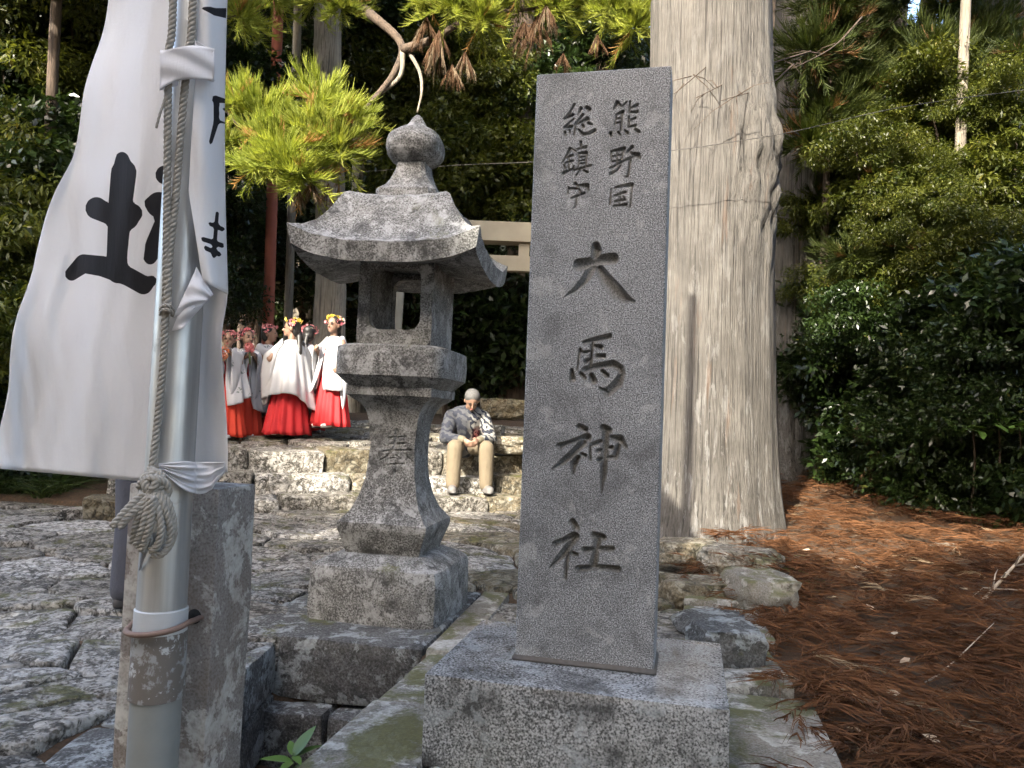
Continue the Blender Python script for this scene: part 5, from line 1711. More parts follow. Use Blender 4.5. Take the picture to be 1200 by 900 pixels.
stick([(1040, 820, 3.3), (1100, 790, 3.5), (1165, 730, 3.9)], [0.004, 0.004, 0.002], 'thin bare twig lying over the brown needles', pale, False, 3)
stick([(955, 665, 5.3), (985, 655, 5.4), (1040, 668, 5.2)], [0.004, 0.004, 0.002], 'short curved twig on the litter near the giant cedar', pale, False, 4)
stick([(1080, 530, 8.0), (1130, 560, 7.6), (1160, 540, 7.4), (1190, 505, 7.2)], [0.012, 0.01, 0.008, 0.004], 'bare grey branch hooking out of the dark thicket', M['bark3'], True, 5)
# pale fallen leaves on the needles
lfm = leaf_mat('fallen_leaf', (0.38, 0.27, 0.17), (0.62, 0.52, 0.40), None, 0.15, 0.7, 0.2)
for i, (px, py) in enumerate([(1000, 855), (1045, 812), (1090, 865), (1048, 742), (1005, 665), (975, 700), (1060, 775), (1130, 690), (1020, 712), (945, 645)]):
    p = None
    for d in np.arange(2.0, 12, 0.02):
        q = W(px, py, d)
        if q.z < gh(q.x, q.y) + 0.09:
            p = q
            break
    if p is None:
        continue
    a = rt.uniform(0, 6.28)
    L = 0.028
    V = [(-L, 0, 0), (-L * .3, L * .5, .006), (L * .5, L * .42, .012), (L * 1.2, 0, .004), (L * .5, -L * .42, -.002), (-L * .3, -L * .5, .004), (0.1 * L, 0, -.004)]
    o = mk('fallen_leaf', V, [(0, 6, 1), (1, 6, 2), (2, 6, 3), (3, 6, 4), (4, 6, 5), (5, 6, 0)], lfm, None, True, {'tint': [rt.random()] * 7})
    o.location = p
    o.rotation_euler = (rt.uniform(-.3, .3), rt.uniform(-.3, .3), a)
    tag(o, 'single pale dry leaf lying on the brown needles', 'leaf', 'dry leaves on the needle litter')

# ------------------------------------------------------------------ small plants
def grass_tuft(base, n, H, label, seed, mat=M['grass'], group=None, spread=0.5, wid=0.005):
    r = np.random.default_rng(seed)
    a = r.uniform(0, 2 * np.pi, n)
    D = unit(np.stack([np.cos(a) * spread, np.sin(a) * spread, np.ones(n)], 1) + r.normal(size=(n, 3)) * .15)
    bend = np.stack([np.cos(a) * .6, np.sin(a) * .6, -np.full(n, .55)], 1)
    P = r.normal(size=(n, 3)) * np.array([.03, .03, 0])
    v, f, t = strands(P, D, H * (0.5 + 0.7 * r.random(n)), bend, np.full(n, wid), 5, r, r.random(n))
    o = obj('grass_tuft', np_mesh('grass_tuft', v, f, mat, True, {'tint': t}))
    o.location = base
    return tag(o, label, 'grass', group)
def drop(px, py, z):
    return on_z(px, py, z)
grass_tuft(drop(893, 672, 0.60), 46, 0.34, 'yellowing grass tuft at the foot of the giant cedar', 3, spread=0.8)
grass_tuft(drop(915, 690, 0.55), 30, 0.26, 'small grass tuft where the litter meets the edging rocks', 4, spread=0.8)
for i, (px, py) in enumerate([(8, 584), (28, 583), (48, 586), (18, 582), (66, 584), (38, 578), (-6, 584), (58, 576), (84, 580), (100, 576)]):
    gp_ = drop(px, py, 0.66)
    gp_.z = gh(gp_.x, gp_.y) - .02
    grass_tuft(gp_, 70, 0.46, 'green grass tuft along the kerb under the banner hem', 10 + i, leaf_mat('dark_grass', (0.03, 0.055, 0.015), (0.08, 0.11, 0.03), None, .3) if i == 0 else bpy.data.materials['dark_grass'], 'grass tufts under the banner hem', 0.5, 0.006)
# leafy seedlings with separate leaves
LEAF_P = leaf_mat('seedling_leaf', (0.045, 0.10, 0.022), (0.13, 0.22, 0.05), None, 0.3, 0.4, 0.4)
def leaf_mesh(L, Wd, fold=0.25, curl=0.2, tint=0.5):
    n = 9
    V, F, T = [], [], []
    for i in range(n + 1):
        t = i / n
        w = Wd * (math.sin(math.pi * t ** 0.8) ** 0.9) * 0.5
        x = L * t
        z = -curl * L * t * t
        V += [(x, -w, z + w * fold), (x, 0, z), (x, w, z + w * fold)]
    for i in range(n):
        a = i * 3
        F += [(a, a + 1, a + 4, a + 3), (a + 1, a + 2, a + 5, a + 4)]
    me = bpy.data.meshes.new('leaf')
    me.from_pydata(V, [], F)
    fin(me, LEAF_P, True, {'tint': [tint] * len(V)})
    return me
LMS = [leaf_mesh(0.105, 0.042, tint=0.25), leaf_mesh(0.12, 0.048, curl=0.1, tint=0.6), leaf_mesh(0.085, 0.036, tint=0.95)]
def seedling(p, zg, leaves, label, sc=1.0, group=None):
    base = Vector((p.x, p.y, zg))
    t = thing('leafy_seedling', label, 'plant', base, 0, group)
    V, F = tube([Vector((0, 0, -.03)), Vector((.004, 0, (p.z - zg) * .6)), Vector((0, 0, p.z - zg + .03))], [0.004, 0.0035, 0.002], 6)
    mk('stem', V, F, simple_mat('green_stem', (0.07, 0.10, 0.03), 0.6) if 'green_stem' not in bpy.data.materials else bpy.data.materials['green_stem'], t)
    for (az, pit, k_, hz, s) in leaves:
        o = bpy.data.objects.new('leaf', LMS[k_])
        COL.objects.link(o)
        o.parent = t
        o.location = (0, 0, p.z - zg + hz)
        o.rotation_euler = (0, -pit, az)
        o.scale = (s * sc,) * 3
    return t
seedling(W(343, 893, 2.62), 0.12, [(3.05, .10, 1, 0, 1.0), (3.5, -.1, 0, -.02, 1.0), (1.0, .75, 1, .015, 1.05), (0.3, .55, 0, .01, 1.0), (-.9, .1, 2, .02, .8), (4.4, .15, 2, .0, .9), (2.0, .5, 2, .02, .9), (-.2, .35, 0, -.02, 1.0), (5.3, -.1, 0, -.02, .9)], 'bright green leafy seedling growing in the gap before the dark plinth blocks')
for i, (px, py) in enumerate([(52, 572), (62, 575), (38, 570), (72, 580)]):
    p = W(px, py, 7.6)
    seedling(Vector((p.x, p.y, p.z + .1)), gh(p.x, p.y), [(rt.uniform(0, 6.28), rt.uniform(0, .9), rt.randrange(3), rt.uniform(-.12, .03), rt.uniform(1.2, 1.8)) for _ in range(14)], 'dark green leafy weed beside the grass under the banner hem', 1.0, 'weeds under the banner hem')
# low kerb stones behind the banner hem
for i, (px, py, w_) in enumerate([(85, 577, .55), (130, 574, .5), (30, 582, .5)]):
    p = on_z(px, py, 0.66)
    o = rough_block('kerb_stone', w_, 0.3, 0.3, M['paving'], None, 0.02, 0.03, 5, i + 120)
    o.location = (p.x - w_ / 2, p.y - .1, 0.70)
    tag(o, 'low pale kerb stone along the planting behind the banner hem', 'kerb', 'kerb stones behind the banner hem')
# fronds of bright leaves low in the right thicket
for (px, py, d, s) in [(1170, 492, 6.8, .42), (1140, 498, 6.9, .38), (1195, 498, 6.7, .4)]:
    base = place(px, d)
    t = thing('bright_sapling', 'sapling with bright lime leaves in front of the dark thicket', 'plant', base, 0, 'lime saplings in the thicket')
    q = W(px, py, d) - base
    trunk_mesh('stem', [Vector((.1, .2, -.1)), Vector((.08, .1, q.z * .6)), q], [0.012, 0.01, 0.005], M['bark2'], t, 6)
    for k_ in range(26):
        o = bpy.data.objects.new('leaf', LMS[k_ % 3])
        COL.objects.link(o)
        o.parent = t
        o.location = q + Vector((rt.uniform(-.16, .16), rt.uniform(-.15, .15), rt.uniform(-.05, .06)))
        o.rotation_euler = (rt.uniform(-.3, .3), rt.uniform(-.2, .5), rt.uniform(0, 6.28))
        o.scale = (rt.uniform(.9, 1.5),) * 3
# ------------------------------------------------------------------ people
def cap(p0, r0, p1, r1, seg=12):
    p0, p1 = Vector(p0), Vector(p1)
    t = (p1 - p0)
    L = t.length
    t = t.normalized() if L > 1e-6 else Vector((0, 0, 1))
    pts, rad = [], []
    for a in (85, 60, 30):
        pts.append(p0 - t * r0 * math.sin(math.radians(a))); rad.append(r0 * math.cos(math.radians(a)))
    pts.append(p0); rad.append(r0)
    pts.append(p1); rad.append(r1)
    for a in (30, 60, 85):
        pts.append(p1 + t * r1 * math.sin(math.radians(a))); rad.append(r1 * math.cos(math.radians(a)))
    return tube(pts, rad, seg)
def ell(c, rx, ry, rz, rot=None, seg=16):
    V, F = [], []
    R = rot or Matrix.Identity(3)
    nr = 10
    for j in range(1, nr):
        ph = math.pi * j / nr
        for i in range(seg):
            a = 2 * math.pi * i / seg
            V.append(Vector(c) + R @ Vector((rx * math.sin(ph) * math.cos(a), ry * math.sin(ph) * math.sin(a), -rz * math.cos(ph))))
    for j in range(nr - 2):
        for i in range(seg):
            i2 = (i + 1) % seg
            F.append((j * seg + i, j * seg + i2, (j + 1) * seg + i2, (j + 1) * seg + i))
    F.append(tuple(range(seg))[::-1])
    F.append(tuple(range((nr - 2) * seg, (nr - 1) * seg)))
    return V, F
def blob(name, prims, mat, parent, voxel=0.012, smooth_it=4, scale=1.0):
    V, F = merge(prims)
    me = bpy.data.meshes.new('tmp')
    me.from_pydata([tuple(v) for v in V], [], F)
    o = bpy.data.objects.new('tmp', me)
    COL.objects.link(o)
    md = o.modifiers.new('r', 'REMESH')
    md.mode = 'VOXEL'
    md.voxel_size = voxel
    ms = o.modifiers.new('s', 'SMOOTH')
    ms.iterations = smooth_it
    ms.factor = 0.5
    bpy.context.view_layer.update()
    dg = bpy.context.evaluated_depsgraph_get()
    m2 = bpy.data.meshes.new_from_object(o.evaluated_get(dg))
    m2.name = name
    bpy.data.objects.remove(o)
    bpy.data.meshes.remove(me)
    if scale != 1.0:
        m2.transform(Matrix.Scale(scale, 4))
    fin(m2, mat, True)
    return obj(name, m2, parent)
def sheet(name, rows, mat, parent, closed=False, thick=0.004):
    n = len(rows[0])
    V = [p for r in rows for p in r]
    F = []
    for j in range(len(rows) - 1):
        for i in range(n if closed else n - 1):
            i2 = (i + 1) % n
            F.append((j * n + i, j * n + i2, (j + 1) * n + i2, (j + 1) * n + i))
    o = mk(name, V, F, mat, parent)
    if thick:
        md = o.modifiers.new('thickness', 'SOLIDIFY')
        md.thickness = thick
        md.offset = 0
    return o
SKIN = simple_mat('skin', (0.26, 0.155, 0.105), 0.55, 0.08, 20, 0.05, 0.001)
HAIRB = simple_mat('black_hair', (0.016, 0.014, 0.013), 0.45, 0.3, 60, 0.4, 0.002)
HAIRG = simple_mat('grey_hair', (0.085, 0.083, 0.08), 0.75, 0.6, 50, 0.6, 0.003)
EYEM = simple_mat('dark_eye', (0.02, 0.016, 0.014), 0.3, 0.1)
LIPM = simple_mat('lip', (0.40, 0.14, 0.12), 0.5, 0.1)
RED = simple_mat('red_hakama', (0.50, 0.018, 0.022), 0.75, 0.15, 10, 0.2, 0.003)
ORG = simple_mat('scarlet_hakama', (0.58, 0.045, 0.018), 0.75, 0.15, 10, 0.2, 0.003)
DARKM = simple_mat('dark_sandal', (0.08, 0.06, 0.05), 0.7, 0.2)
WHITEM = simple_mat('white_sock', (0.75, 0.74, 0.72), 0.8, 0.05)
def robe_mat(name, col, pat=True):
    b = NB(name)
    co = b.co()
    c = b.mix(b.noise(co, 6, 4), tuple(x * .94 for x in col), col)
    if pat:
        vo = b.n('TexVoronoi', None, {'Vector': co, 'Scale': 6.5, 'Randomness': 0.75})
        near = b.ramp(vo.outputs['Distance'], [(0.27, 1), (0.31, 0)])
        pet = b.noise(co, 38, 2, 0.5)
        f = b.math('MULTIPLY', near, b.ramp(pet, [(0.50, 0), (0.54, 1)]))
        c = b.mix(b.math('MULTIPLY', f, 0.85), c, (0.13, 0.17, 0.16))
    nrm = b.bump(b.noise(b.mapping(co, (22, 22, 5)), 1.0, 5, 0.6, 0.6), 0.4, 0.01)
    p = b.pbsdf(Base_Color=c, Roughness=0.8, Normal=nrm)
    t = b.n('BsdfTranslucent', None, {'Color': c}).outputs[0]
    return b.done(b.n('MixShader', None, {0: 0.25, 1: p, 2: t}).outputs[0])
ROBE_P = robe_mat('patterned_robe', (0.62, 0.62, 0.65))
ROBE_W = robe_mat('white_robe', (0.56, 0.56, 0.58), False)
ROBE_K = robe_mat('pinkish_robe', (0.58, 0.53, 0.55), False)
PINKF = leaf_mat('pink_petal', (0.55, 0.12, 0.16), (0.80, 0.40, 0.42), (0.75, 0.68, 0.66), 0.3, 0.6, 0.2)
YELF = leaf_mat('yellow_petal', (0.55, 0.40, 0.05), (0.75, 0.62, 0.15), (0.7, 0.3, 0.3), 0.3, 0.6, 0.2)
ORF = leaf_mat('orange_petal', (0.60, 0.09, 0.05), (0.78, 0.34, 0.16), (0.75, 0.60, 0.5), 0.3, 0.6, 0.2)
def petals(name, n, center, radii, size, mat, parent, seed):
    r = np.random.default_rng(seed)
    C = np.array(center) + unit(r.normal(size=(n, 3))) * (r.random((n, 1)) ** .3) * np.array(radii)
    nm = unit((C - np.array(center)) + r.normal(size=(n, 3)) * .02)
    VS, FS, TS = [], [], []
    for i in range(n):
        N = Vector(nm[i])
        u = N.orthogonal().normalized()
        w = N.cross(u)
        o = len(VS)
        s = size * r.uniform(.6, 1.2)
        VS.append(Vector(C[i]))
        for k_ in range(10):
            a = 2 * math.pi * k_ / 10
            rr_ = s * (1.0 if k_ % 2 == 0 else 0.5)
            VS.append(Vector(C[i]) + rr_ * (math.cos(a) * u + math.sin(a) * w) + N * s * 0.35)
        FS += [(o, o + 1 + k_, o + 1 + (k_ + 1) % 10) for k_ in range(10)]
        TS += [r.random()] * 11
    return mk(name, VS, FS, mat, parent, False, {'tint': TS})

def head_prims(c, s=1.0, R=Matrix.Identity(3)):
    """head centred at c facing -Y (before R); face about 0.2 high"""
    c = Vector(c)
    q = lambda x, y, z: c + R @ (Vector((x, y, z)) * s)
    P = [ell(q(0, .008, .018), .074 * s, .088 * s, .092 * s, R), ell(q(0, -.020, -.035), .058 * s, .064 * s, .068 * s, R),
         ell(q(0, -.060, -.078), .026 * s, .024 * s, .022 * s, R), ell(q(0, -.093, -.022), .011 * s, .020 * s, .019 * s, R), ell(q(0, -.083, .0), .008 * s, .014 * s, .026 * s, R),
         ell(q(.074, .008, -.012), .012 * s, .02 * s, .03 * s, R), ell(q(-.074, .008, -.012), .012 * s, .02 * s, .03 * s, R)]
    return P
def face(par, c, s=1.0, R=Matrix.Identity(3), sc=1.0):
    c = Vector(c)
    for sx in (-1, 1):
        V, F = ell((c + R @ (Vector((sx * .030, -.080, .004)) * s)) * sc, .014 * s * sc, .007 * s * sc, .008 * s * sc, R, 8)
        mk('eye', V, F, EYEM, par)
        V, F = ell((c + R @ (Vector((sx * .031, -.083, .026)) * s)) * sc, .019 * s * sc, .006 * s * sc, .004 * s * sc, R, 8)
        mk('eyebrow', V, F, EYEM, par)
    V, F = ell((c + R @ (Vector((0, -.083, -.055)) * s)) * sc, .020 * s * sc, .006 * s * sc, .006 * s * sc, R, 8)
    mk('mouth', V, F, LIPM, par)
def hand(wrist, dirv, palm, s=1.0, curl=0.6):
    """palm with four fingers and a thumb; dirv along the hand, palm = normal out of the palm"""
    w = Vector(wrist)
    d = Vector(dirv).normalized()
    n = Vector(palm)
    n = (n - d * n.dot(d)).normalized()
    x = d.cross(n)
    P = [cap(w, .017 * s, w + d * .055 * s, .024 * s)]
    P.append(cap(w + d * .035 * s - x * .018 * s, .014 * s, w + d * .062 * s - x * .024 * s, .012 * s))
    P.append(cap(w + d * .035 * s + x * .018 * s, .014 * s, w + d * .060 * s + x * .022 * s, .012 * s))
    for i, L in enumerate((.058, .066, .062, .048)):
        b0 = w + d * .065 * s + x * (-.026 + .0175 * i) * s
        m1 = b0 + (d * math.cos(curl * .7) + n * math.sin(curl * .7)) * L * .5 * s
        e_ = m1 + (d * math.cos(curl * 1.8) + n * math.sin(curl * 1.8)) * L * .5 * s
        P += [cap(b0, .0088 * s, m1, .008 * s, 8), cap(m1, .008 * s, e_, .007 * s, 8)]
    t0 = w + d * .02 * s - x * .022 * s
    t1 = t0 + (d * .6 - x * .7 + n * .3).normalized() * .034 * s
    t2 = t1 + (d * .9 + n * .4).normalized() * .028 * s
    P += [cap(t0, .011 * s, t1, .0095 * s, 8), cap(t1, .0095 * s, t2, .008 * s, 8)]
    return P

def miko(px, pyf, d, H, rz, label, robe, hak, flower, wrists, headrot=0.0, seed=0, robe_hem=0.42, sleeve=0.46, ponytail=True, spread=1.0, hemskew=0.04):
    """young shrine dancer in white over-robe and red hakama; faces -Y turned by rz. wrists = local positions of both wrists"""
    f = W(px, pyf, d)
    H *= 1.07
    sc = H / 1.40
    zg = f.z
    t = thing('person', label, 'person', (f.x, f.y, zg), rz)
    t.scale = (sc, sc, sc)
    rr_ = random.Random(seed)
    R = Matrix.Rotation(headrot, 3, 'Z')
    HC = (0, -.015, 1.275)
    prims = head_prims(HC, 1.0, R) + [cap((0, .005, 1.08), .045, (0, 0, 1.2), .040), ell((0, .01, .98), .135, .085, .15), ell((0, .01, .80), .115, .085, .14), ell((0, .01, .70), .125, .09, .10)]
    for sx, wv in ((-1, wrists[0]), (1, wrists[1])):
        shd = Vector((sx * .135, .01, 1.06))
        wv = Vector(wv)
        el = (shd + wv) / 2 + Vector((sx * .07, .05, -.10))
        prims += [cap(shd, .042, el, .034), cap(el, .034, wv, .023)]
        prims += hand(wv, (wv - el).normalized() + Vector((0, -.4, .3)), Vector((-sx, .2, .1)), 0.9, 0.9)
        prims += [cap((sx * .065, .0, .68), .075, (sx * .07, .0, .38), .052), cap((sx * .07, .0, .38), .05, (sx * .07, .02, .07), .034), cap((sx * .07, .02, .035), .034, (sx * .075, -.11, .025), .026)]
    body = blob('body', prims, SKIN, t, 0.0085, 3)
    face(body, HC, 1.0, R)
    # hair
    hp = [ell(Vector(HC) + R @ Vector((0, .022, .034)), .085, .090, .085, R), ell(Vector(HC) + R @ Vector((0, .05, -.02)), .075, .06, .085, R)]
    if ponytail:
        a = Vector(HC) + R @ Vector((0, .09, -.05))
        hp += [cap(a, .035, (a.x * .5, .13, 1.0), .03), cap((a.x * .5, .13, 1.0), .03, (0, .14, .72), .018)]
    blob('hair', hp, HAIRB, t, 0.009, 2)
    # hakama
    rows = []
    N = 96
    for j in range(15):
        q = j / 14
        z = .80 * (1 - q) + 0.03
        for_row = []
        for i in range(N):
            a = 2 * math.pi * i / N
            rx = .125 + .135 * q ** 0.9 * spread
            ry = .095 + .115 * q ** 0.9 * spread
            pl = 1 + (.035 + .05 * q) * math.cos(14 * a + 0.4 * math.sin(3 * a + seed))
            for_row.append(Vector((rx * pl * math.cos(a), ry * pl * math.sin(a) + .005, z + .008 * math.sin(5 * a + seed) * q)))
        rows.append(for_row)
    sheet('hakama', rows, hak, t, True)
    # robe: open-fronted, hanging from the shoulders
    rows = []
    N = 64
    for j in range(22):
        q = j / 21
        z = 1.135 + (robe_hem - 1.135) * q
        row = []
        for i in range(N + 1):
            op = 0.01 + 0.24 * q ** 2
            a = -math.pi / 2 + op + (2 * math.pi - 2 * op) * i / N
            if q < 0.12:
                k_ = q / 0.12
                rx, ry = .055 + .113 * math.sin(k_ * math.pi / 2), .050 + .065 * k_
            else:
                k_ = (q - .12) / .88
                rx, ry = .168 + .115 * k_ ** 0.9 * spread, .115 + .135 * k_ ** 0.8 * spread
            fold = 1 + (.03 + .08 * q) * (math.cos(7 * a + seed + 1.5 * math.sin(2 * a)) + 0.6 * math.cos(13 * a + 2 * seed)) * min(1, q * 2.5)
            row.append(Vector((rx * fold * math.cos(a), ry * fold * math.sin(a) + .01 + .02 * q, z + .02 * math.sin(3 * a + seed) * q + hemskew * math.cos(a - 0.6) * q)))
        rows.append(row)
    sheet('over_robe', rows, robe, t, False)
    # wide hanging sleeves
    for sx, wv in ((-1, wrists[0]), (1, wrists[1])):
        shd = Vector((sx * .13, .015, 1.085))
        wv = Vector(wv)
        el = (shd + wv) / 2 + Vector((sx * .07, .05, -.06))
        rows = []
        for j in range(12):
            q = j / 11
            c_ = (1 - q) ** 2 * shd + 2 * q * (1 - q) * el + q * q * wv
            tng = (2 * (1 - q) * (el - shd) + 2 * q * (wv - el)).normalized()
            sdv = tng.cross(Vector((0, 0, 1)))
            sdv = sdv.normalized() if sdv.length > .1 else Vector((sx, 0, 0))
            hang = .06 + sleeve * sm(0.05, 0.75, q)
            thk = .055 - .015 * q
            row = []
            for i in range(28):
                a = 2 * math.pi * i / 28
                ca, sa = math.cos(a), math.sin(a)
                up_ = .055 if sa > 0 else hang
                wob = .014 * math.sin(q * 8 + sa * 3 + seed) * (1 if sa < 0 else 0)
                row.append(c_ + sdv * (ca * thk + wob) + Vector((0, 0, sa * up_)) + Vector((sx * .03 * max(0, -sa) * q, 0.02 * max(0, -sa), 0)))
            rows.append(row)
        sheet('sleeve', rows, robe, t, True)
    # red cord on the chest
    V, F = tube([Vector((-.02, -.125, 1.0)), Vector((0, -.135, .93)), Vector((.01, -.145, .78))], 0.007, 6)
    mk('chest_cord', V, F, RED, t)
    for sx in (-1, 1):
        V, F = merge([ell((sx * .075, -.13, .035), .04, .09, .035)])
        mk('foot_sock', V, F, WHITEM, t)
        V, F = merge([ell((sx * .075, -.13, .008), .045, .10, .012)])
        mk('sandal', V, F, DARKM, t)
    if flower:
        petals('flower_crown', 34, Vector(HC) + R @ Vector((0, .01, .085)), (.10, .10, .035), .028, flower, t, seed + 3)
        petals('hair_flower', 16, Vector(HC) + R @ Vector((.08, .02, .05)), (.05, .05, .05), .026, PINKF, t, seed + 4)
        petals('hair_flower', 12, Vector(HC) + R @ Vector((-.085, .02, .04)), (.045, .045, .045), .024, PINKF, t, seed + 5)
    return t
front = [(-.05, -.25, 1.02), (.05, -.25, 1.02)]
low = [(-.20, -.14, .80), (.20, -.14, .80)]
DM = 10.0
miko(262, 514, DM - .35, 1.28, 0.15, 'dancer in patterned white robe hiding her face behind an orange bouquet', ROBE_P, ORG, PINKF, [(-.05, -.22, 1.10), (.06, -.22, 1.10)], seed=1, robe_hem=.46, hemskew=0.1)
miko(283, 513, DM + .15, 1.36, 0.55, 'dark-haired dancer in flower-patterned robe with red chest cord', ROBE_P, ORG, PINKF, front, headrot=0.3, seed=2, robe_hem=.36, hemskew=-0.1)
miko(309, 509, DM + .75, 1.45, 1.15, 'dancer turned right in patterned pale robe behind the others', ROBE_P, RED, PINKF, front, headrot=0.35, seed=3, robe_hem=.36, ponytail=False)
miko(336, 512, DM, 1.46, -2.35, 'dancer seen from behind in plain white robe over wide red hakama', ROBE_W, RED, YELF, [(-.26, -.10, .88), (.22, -.16, .92)], headrot=0.9, seed=4, robe_hem=.34, sleeve=.5, spread=1.1, hemskew=0.16)
miko(356, 506, DM + .8, 1.42, 2.9, 'dancer in pinkish translucent robe half hidden by the white-robed dancer', ROBE_K, RED, PINKF, low, headrot=0.2, seed=5, robe_hem=.25)
miko(386, 502, DM + .1, 1.40, -0.55, 'dancer with yellow flower crown and bright sunlit white sleeve beside the lantern', ROBE_W, RED, YELF, [(-.06, -.22, .95), (.22, -.08, .72)], headrot=0.15, seed=6, robe_hem=.46, sleeve=.42)
# bouquets held by two dancers
def bouquet(px, py, d, label, mat, seed, r=.09):
    p = W(px, py, d)
    t = thing('bouquet', label, 'flowers', p)
    petals('blossoms', 60, (0, 0, 0), (r, r * .8, r), .032, mat, t, seed)
    V, F = tube([Vector((0, 0.02, -.02)), Vector((0.01, .03, -.22))], 0.012, 8)
    mk('stems', V, F, bpy.data.materials['green_stem'], t)
bouquet(259, 414, DM - .62, 'orange and pink bouquet held up before the dancer beside the banner', ORF, 31)
bouquet(292, 407, DM - .15, 'small pink bouquet at the chin of the dark-haired dancer', PINKF, 32, .06)

# seated man -------------------------------------------------------
def seated_man():
    zs_ = 1.2
    base = W(541, 528, 8.95)
    fz = 0.79
    t = thing('person', 'grey-haired seated man in patterned jacket and beige trousers resting hands between his knees', 'person', (base.x + .03, base.y - .06, fz), 0.22)
    S = zs_ - fz          # seat above feet
    HC = (0.02, -.30, S + .60)
    R = Matrix.Rotation(-0.05, 3, 'Z') @ Matrix.Rotation(0.72, 3, 'X')
    hips = Vector((0, .05, S + .09))
    chest = Vector((0, -.13, S + .38))
    neck = Vector((.01, -.20, S + .50))
    prims = head_prims(HC, 1.05, R) + [cap(neck, .055, HC, .05), cap(hips, .14, chest, .145)]
    jk, tr2 = [cap(hips + Vector((0, 0, .0)), .165, chest, .175), ell(chest + Vector((0, 0, .05)), .215, .135, .12), cap(neck - Vector((0, 0, .06)), .085, neck, .07), ell(hips + Vector((0, .0, -.02)), .19, .15, .11)], [ell(hips, .175, .15, .11)]
    sho, cuff = [], []
    for sx in (-1, 1):
        hip = Vector((sx * .09, .02, S + .08))
        knee = Vector((sx * .175, -.46, S + .075))
        ank = Vector((sx * .185, -.47, .085))
        shd = Vector((sx * .185, -.15, S + .41))
        elb = Vector((sx * .26, -.26, S + .17))
        wri = Vector((sx * .075, -.46, S + .16))
        prims += [cap(hip, .08, knee, .06), cap(knee, .055, ank, .04), cap(shd, .05, elb, .04), cap(elb, .04, wri, .028), cap(ank, .04, ank + Vector((0, -.1, -.05)), .03)]
        prims += hand(wri, (-sx * .5, -.7, -.45), (-sx, 0, -.2), 1.15, 0.9)
        jk += [cap(shd, .085, elb, .072), cap(elb, .070, wri + (elb - wri) * .25, .052)]
        cuff += [cap(elb + (wri - elb) * .55, .056, wri + (elb - wri) * .08, .045)]
        tr2 += [cap(hip, .105, knee, .085), cap(knee, .088, ank + Vector((0, 0, .0)), .078)]
        f0 = ank + Vector((0, .03, -.045))
        sho.append([cap(f0, .052, f0 + Vector((sx * .02, -.17, -.006)), .046), ell(f0 + Vector((sx * .012, -.07, -.03)), .058, .16, .02)])
    body = blob('body', prims, SKIN, t, 0.010, 3)
    face(body, HC, 1.05, R)
    b = NB('checked_jacket')
    co = b.co()
    n1 = b.noise(b.mapping(co, (7, 7, 9)), 1.0, 3, 0.6, 0.4)
    wave = b.n('TexWave', {'wave_type': 'BANDS', 'bands_direction': 'DIAGONAL'}, {'Vector': co, 'Scale': 5.0, 'Distortion': 9.0, 'Detail': 2.0, 'Detail Scale': 2.0}).outputs['Fac']
    sx_ = b.n('SeparateXYZ', None, {0: co}).outputs[0]
    side_ = b.ramp(b.math('ADD', b.math('MULTIPLY', sx_, 1.6), 0.5), [(0.45, 0.15), (0.62, 1)])
    m_ = b.math('MULTIPLY', b.ramp(b.math('MULTIPLY', b.math('ADD', wave, n1), 0.55), [(0.5, 0), (0.58, 1)]), side_)
    c = b.mix(m_, (0.014, 0.017, 0.028), (0.24, 0.235, 0.215))
    jm = b.done(b.pbsdf(Base_Color=c, Roughness=0.85, Normal=b.bump(b.noise(co, 18, 6), 0.5, 0.015)))
    blob('jacket', jk, jm, t, 0.012, 4)
    km = simple_mat('khaki_cuff', (0.14, 0.12, 0.08), 0.85, 0.15, 15, 0.4, 0.008)
    for q_ in cuff:
        blob('sleeve_cuff', [q_], km, t, 0.010, 3)
    blob('trousers', tr2, simple_mat('beige_trousers', (0.15, 0.12, 0.078), 0.85, 0.2, 9, 0.6, 0.012), t, 0.012, 4)
    shm = simple_mat('grey_shoe', (0.13, 0.125, 0.12), 0.7, 0.2, 25)
    for s_ in sho:
        blob('shoe', s_, shm, t, 0.008, 2)
    c_ = Vector(HC)
    blob('hair', [ell(c_ + R @ Vector((0, .022, .045)), .088, .096, .082, R), ell(c_ + R @ Vector((0, .06, -.01)), .08, .06, .08, R), ell(c_ + R @ Vector((.07, .015, .0)), .014, .035, .05, R), ell(c_ + R @ Vector((-.07, .015, .0)), .014, .035, .05, R)], HAIRG, t, 0.008, 2)
    V, F = merge([ell((-.19, -.26, S + .12), .06, .05, .035), ell((.17, -.20, S + .14), .10, .07, .05)])
    mk('red_lining', V, F, RED, t)
    # a small white cup in his hands
    cu = W(527, 545, 8.48)
    V, F = lathe([(0, .022), (.06, .027), (.062, .023)], 16)
    o = mk('paper_cup', V, F, WHITEM, None)
    o.location = Vector((base.x, base.y, fz)) + Vector((-.03, -.50, S + .04))
    tag(o, 'small white paper cup between the hands of the seated man', 'cup')
seated_man()
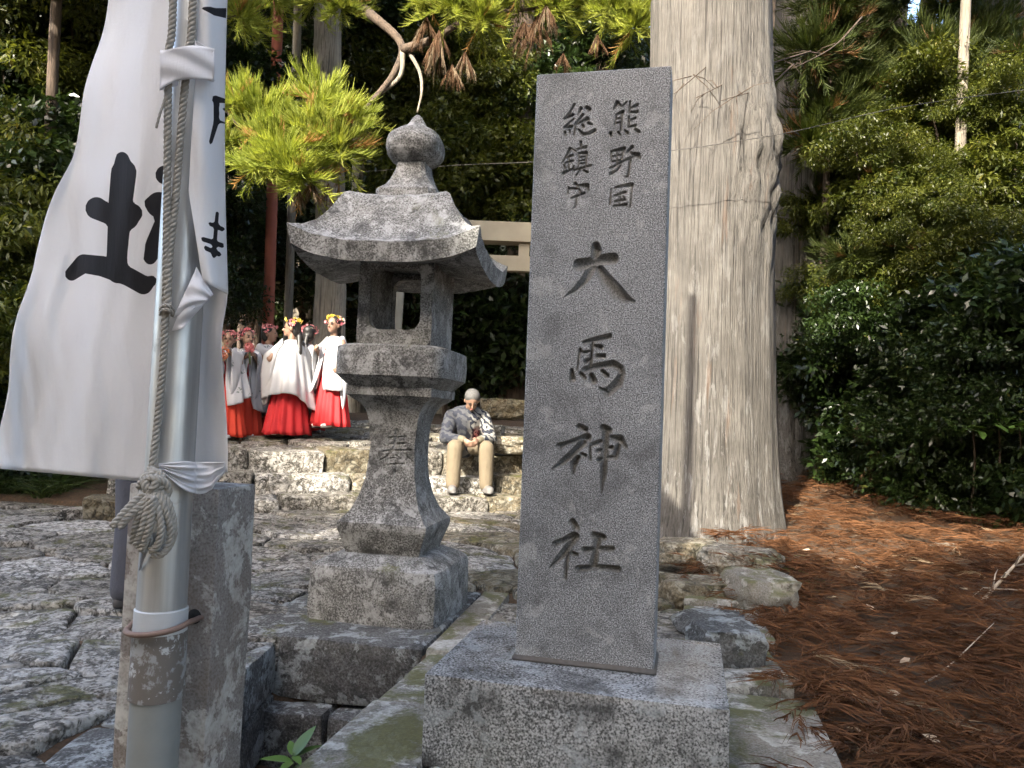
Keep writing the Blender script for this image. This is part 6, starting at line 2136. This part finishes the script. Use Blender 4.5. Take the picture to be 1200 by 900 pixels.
# person standing behind the banner: only a trouser leg shows
def standing():
    p = on_z(150, 716, 0.565)
    t = thing('person', 'standing person in dark grey trousers mostly hidden by banner and post', 'person', (p.x + .06, p.y, .565), 2.6)
    HC = (0, -.01, 1.52)
    prims = head_prims(HC, 1.05) + [cap((0, .01, 1.3), .055, (0, 0, 1.44), .05), ell((0, .01, 1.18), .17, .11, .2), ell((0, .01, .92), .15, .11, .16)]
    jk = [ell((0, .01, 1.16), .205, .135, .24), ell((0, .01, .90), .185, .135, .18), cap((0, .01, 1.32), .075, (0, .0, 1.36), .07)]
    tr2 = [ell((0, .01, .86), .175, .13, .12)]
    for sx in (-1, 1):
        shd, elb, wri = Vector((sx * .18, .01, 1.28)), Vector((sx * .24, .03, 1.02)), Vector((sx * .22, -.06, .80))
        prims += [cap(shd, .05, elb, .04), cap(elb, .04, wri, .028), cap((sx * .09, 0, .84), .09, (sx * .095, 0, .46), .06), cap((sx * .095, 0, .46), .055, (sx * .1, .02, .09), .04), cap((sx * .1, .02, .05), .035, (sx * .11, -.12, .035), .03)]
        prims += hand(wri, (0, -.1, -1), (-sx, 0, 0), 1.1, .5)
        jk += [cap(shd, .075, elb, .062), cap(elb, .06, wri + Vector((0, 0, .04)), .05)]
        tr2 += [cap((sx * .09, 0, .84), .112, (sx * .098, 0, .46), .088), cap((sx * .098, 0, .46), .086, (sx * .1, .02, .10), .076)]
    body = blob('body', prims, SKIN, t, 0.011, 3)
    face(body, HC, 1.05)
    blob('jacket', jk, simple_mat('dark_jacket', (0.05, 0.055, 0.07), 0.8, 0.2), t, 0.013, 4)
    blob('trousers', tr2, simple_mat('grey_trousers', (0.055, 0.058, 0.075), 0.85, 0.2, 14, 0.5, 0.012), t, 0.012, 4)
    blob('hair', [ell((0, .015, 1.56), .088, .096, .085), ell((0, .05, 1.51), .08, .06, .09)], HAIRB, t, 0.009, 2)
    for sx in (-1, 1):
        blob('shoe', [cap((sx * .1, .04, .045), .043, (sx * .115, -.13, .035), .038), ell((sx * .108, -.05, .015), .048, .13, .016)], simple_mat('dark_shoe', (0.05, 0.05, 0.055), 0.6, 0.2) if sx < 0 else bpy.data.materials['dark_shoe'], t, 0.009, 2)
standing()
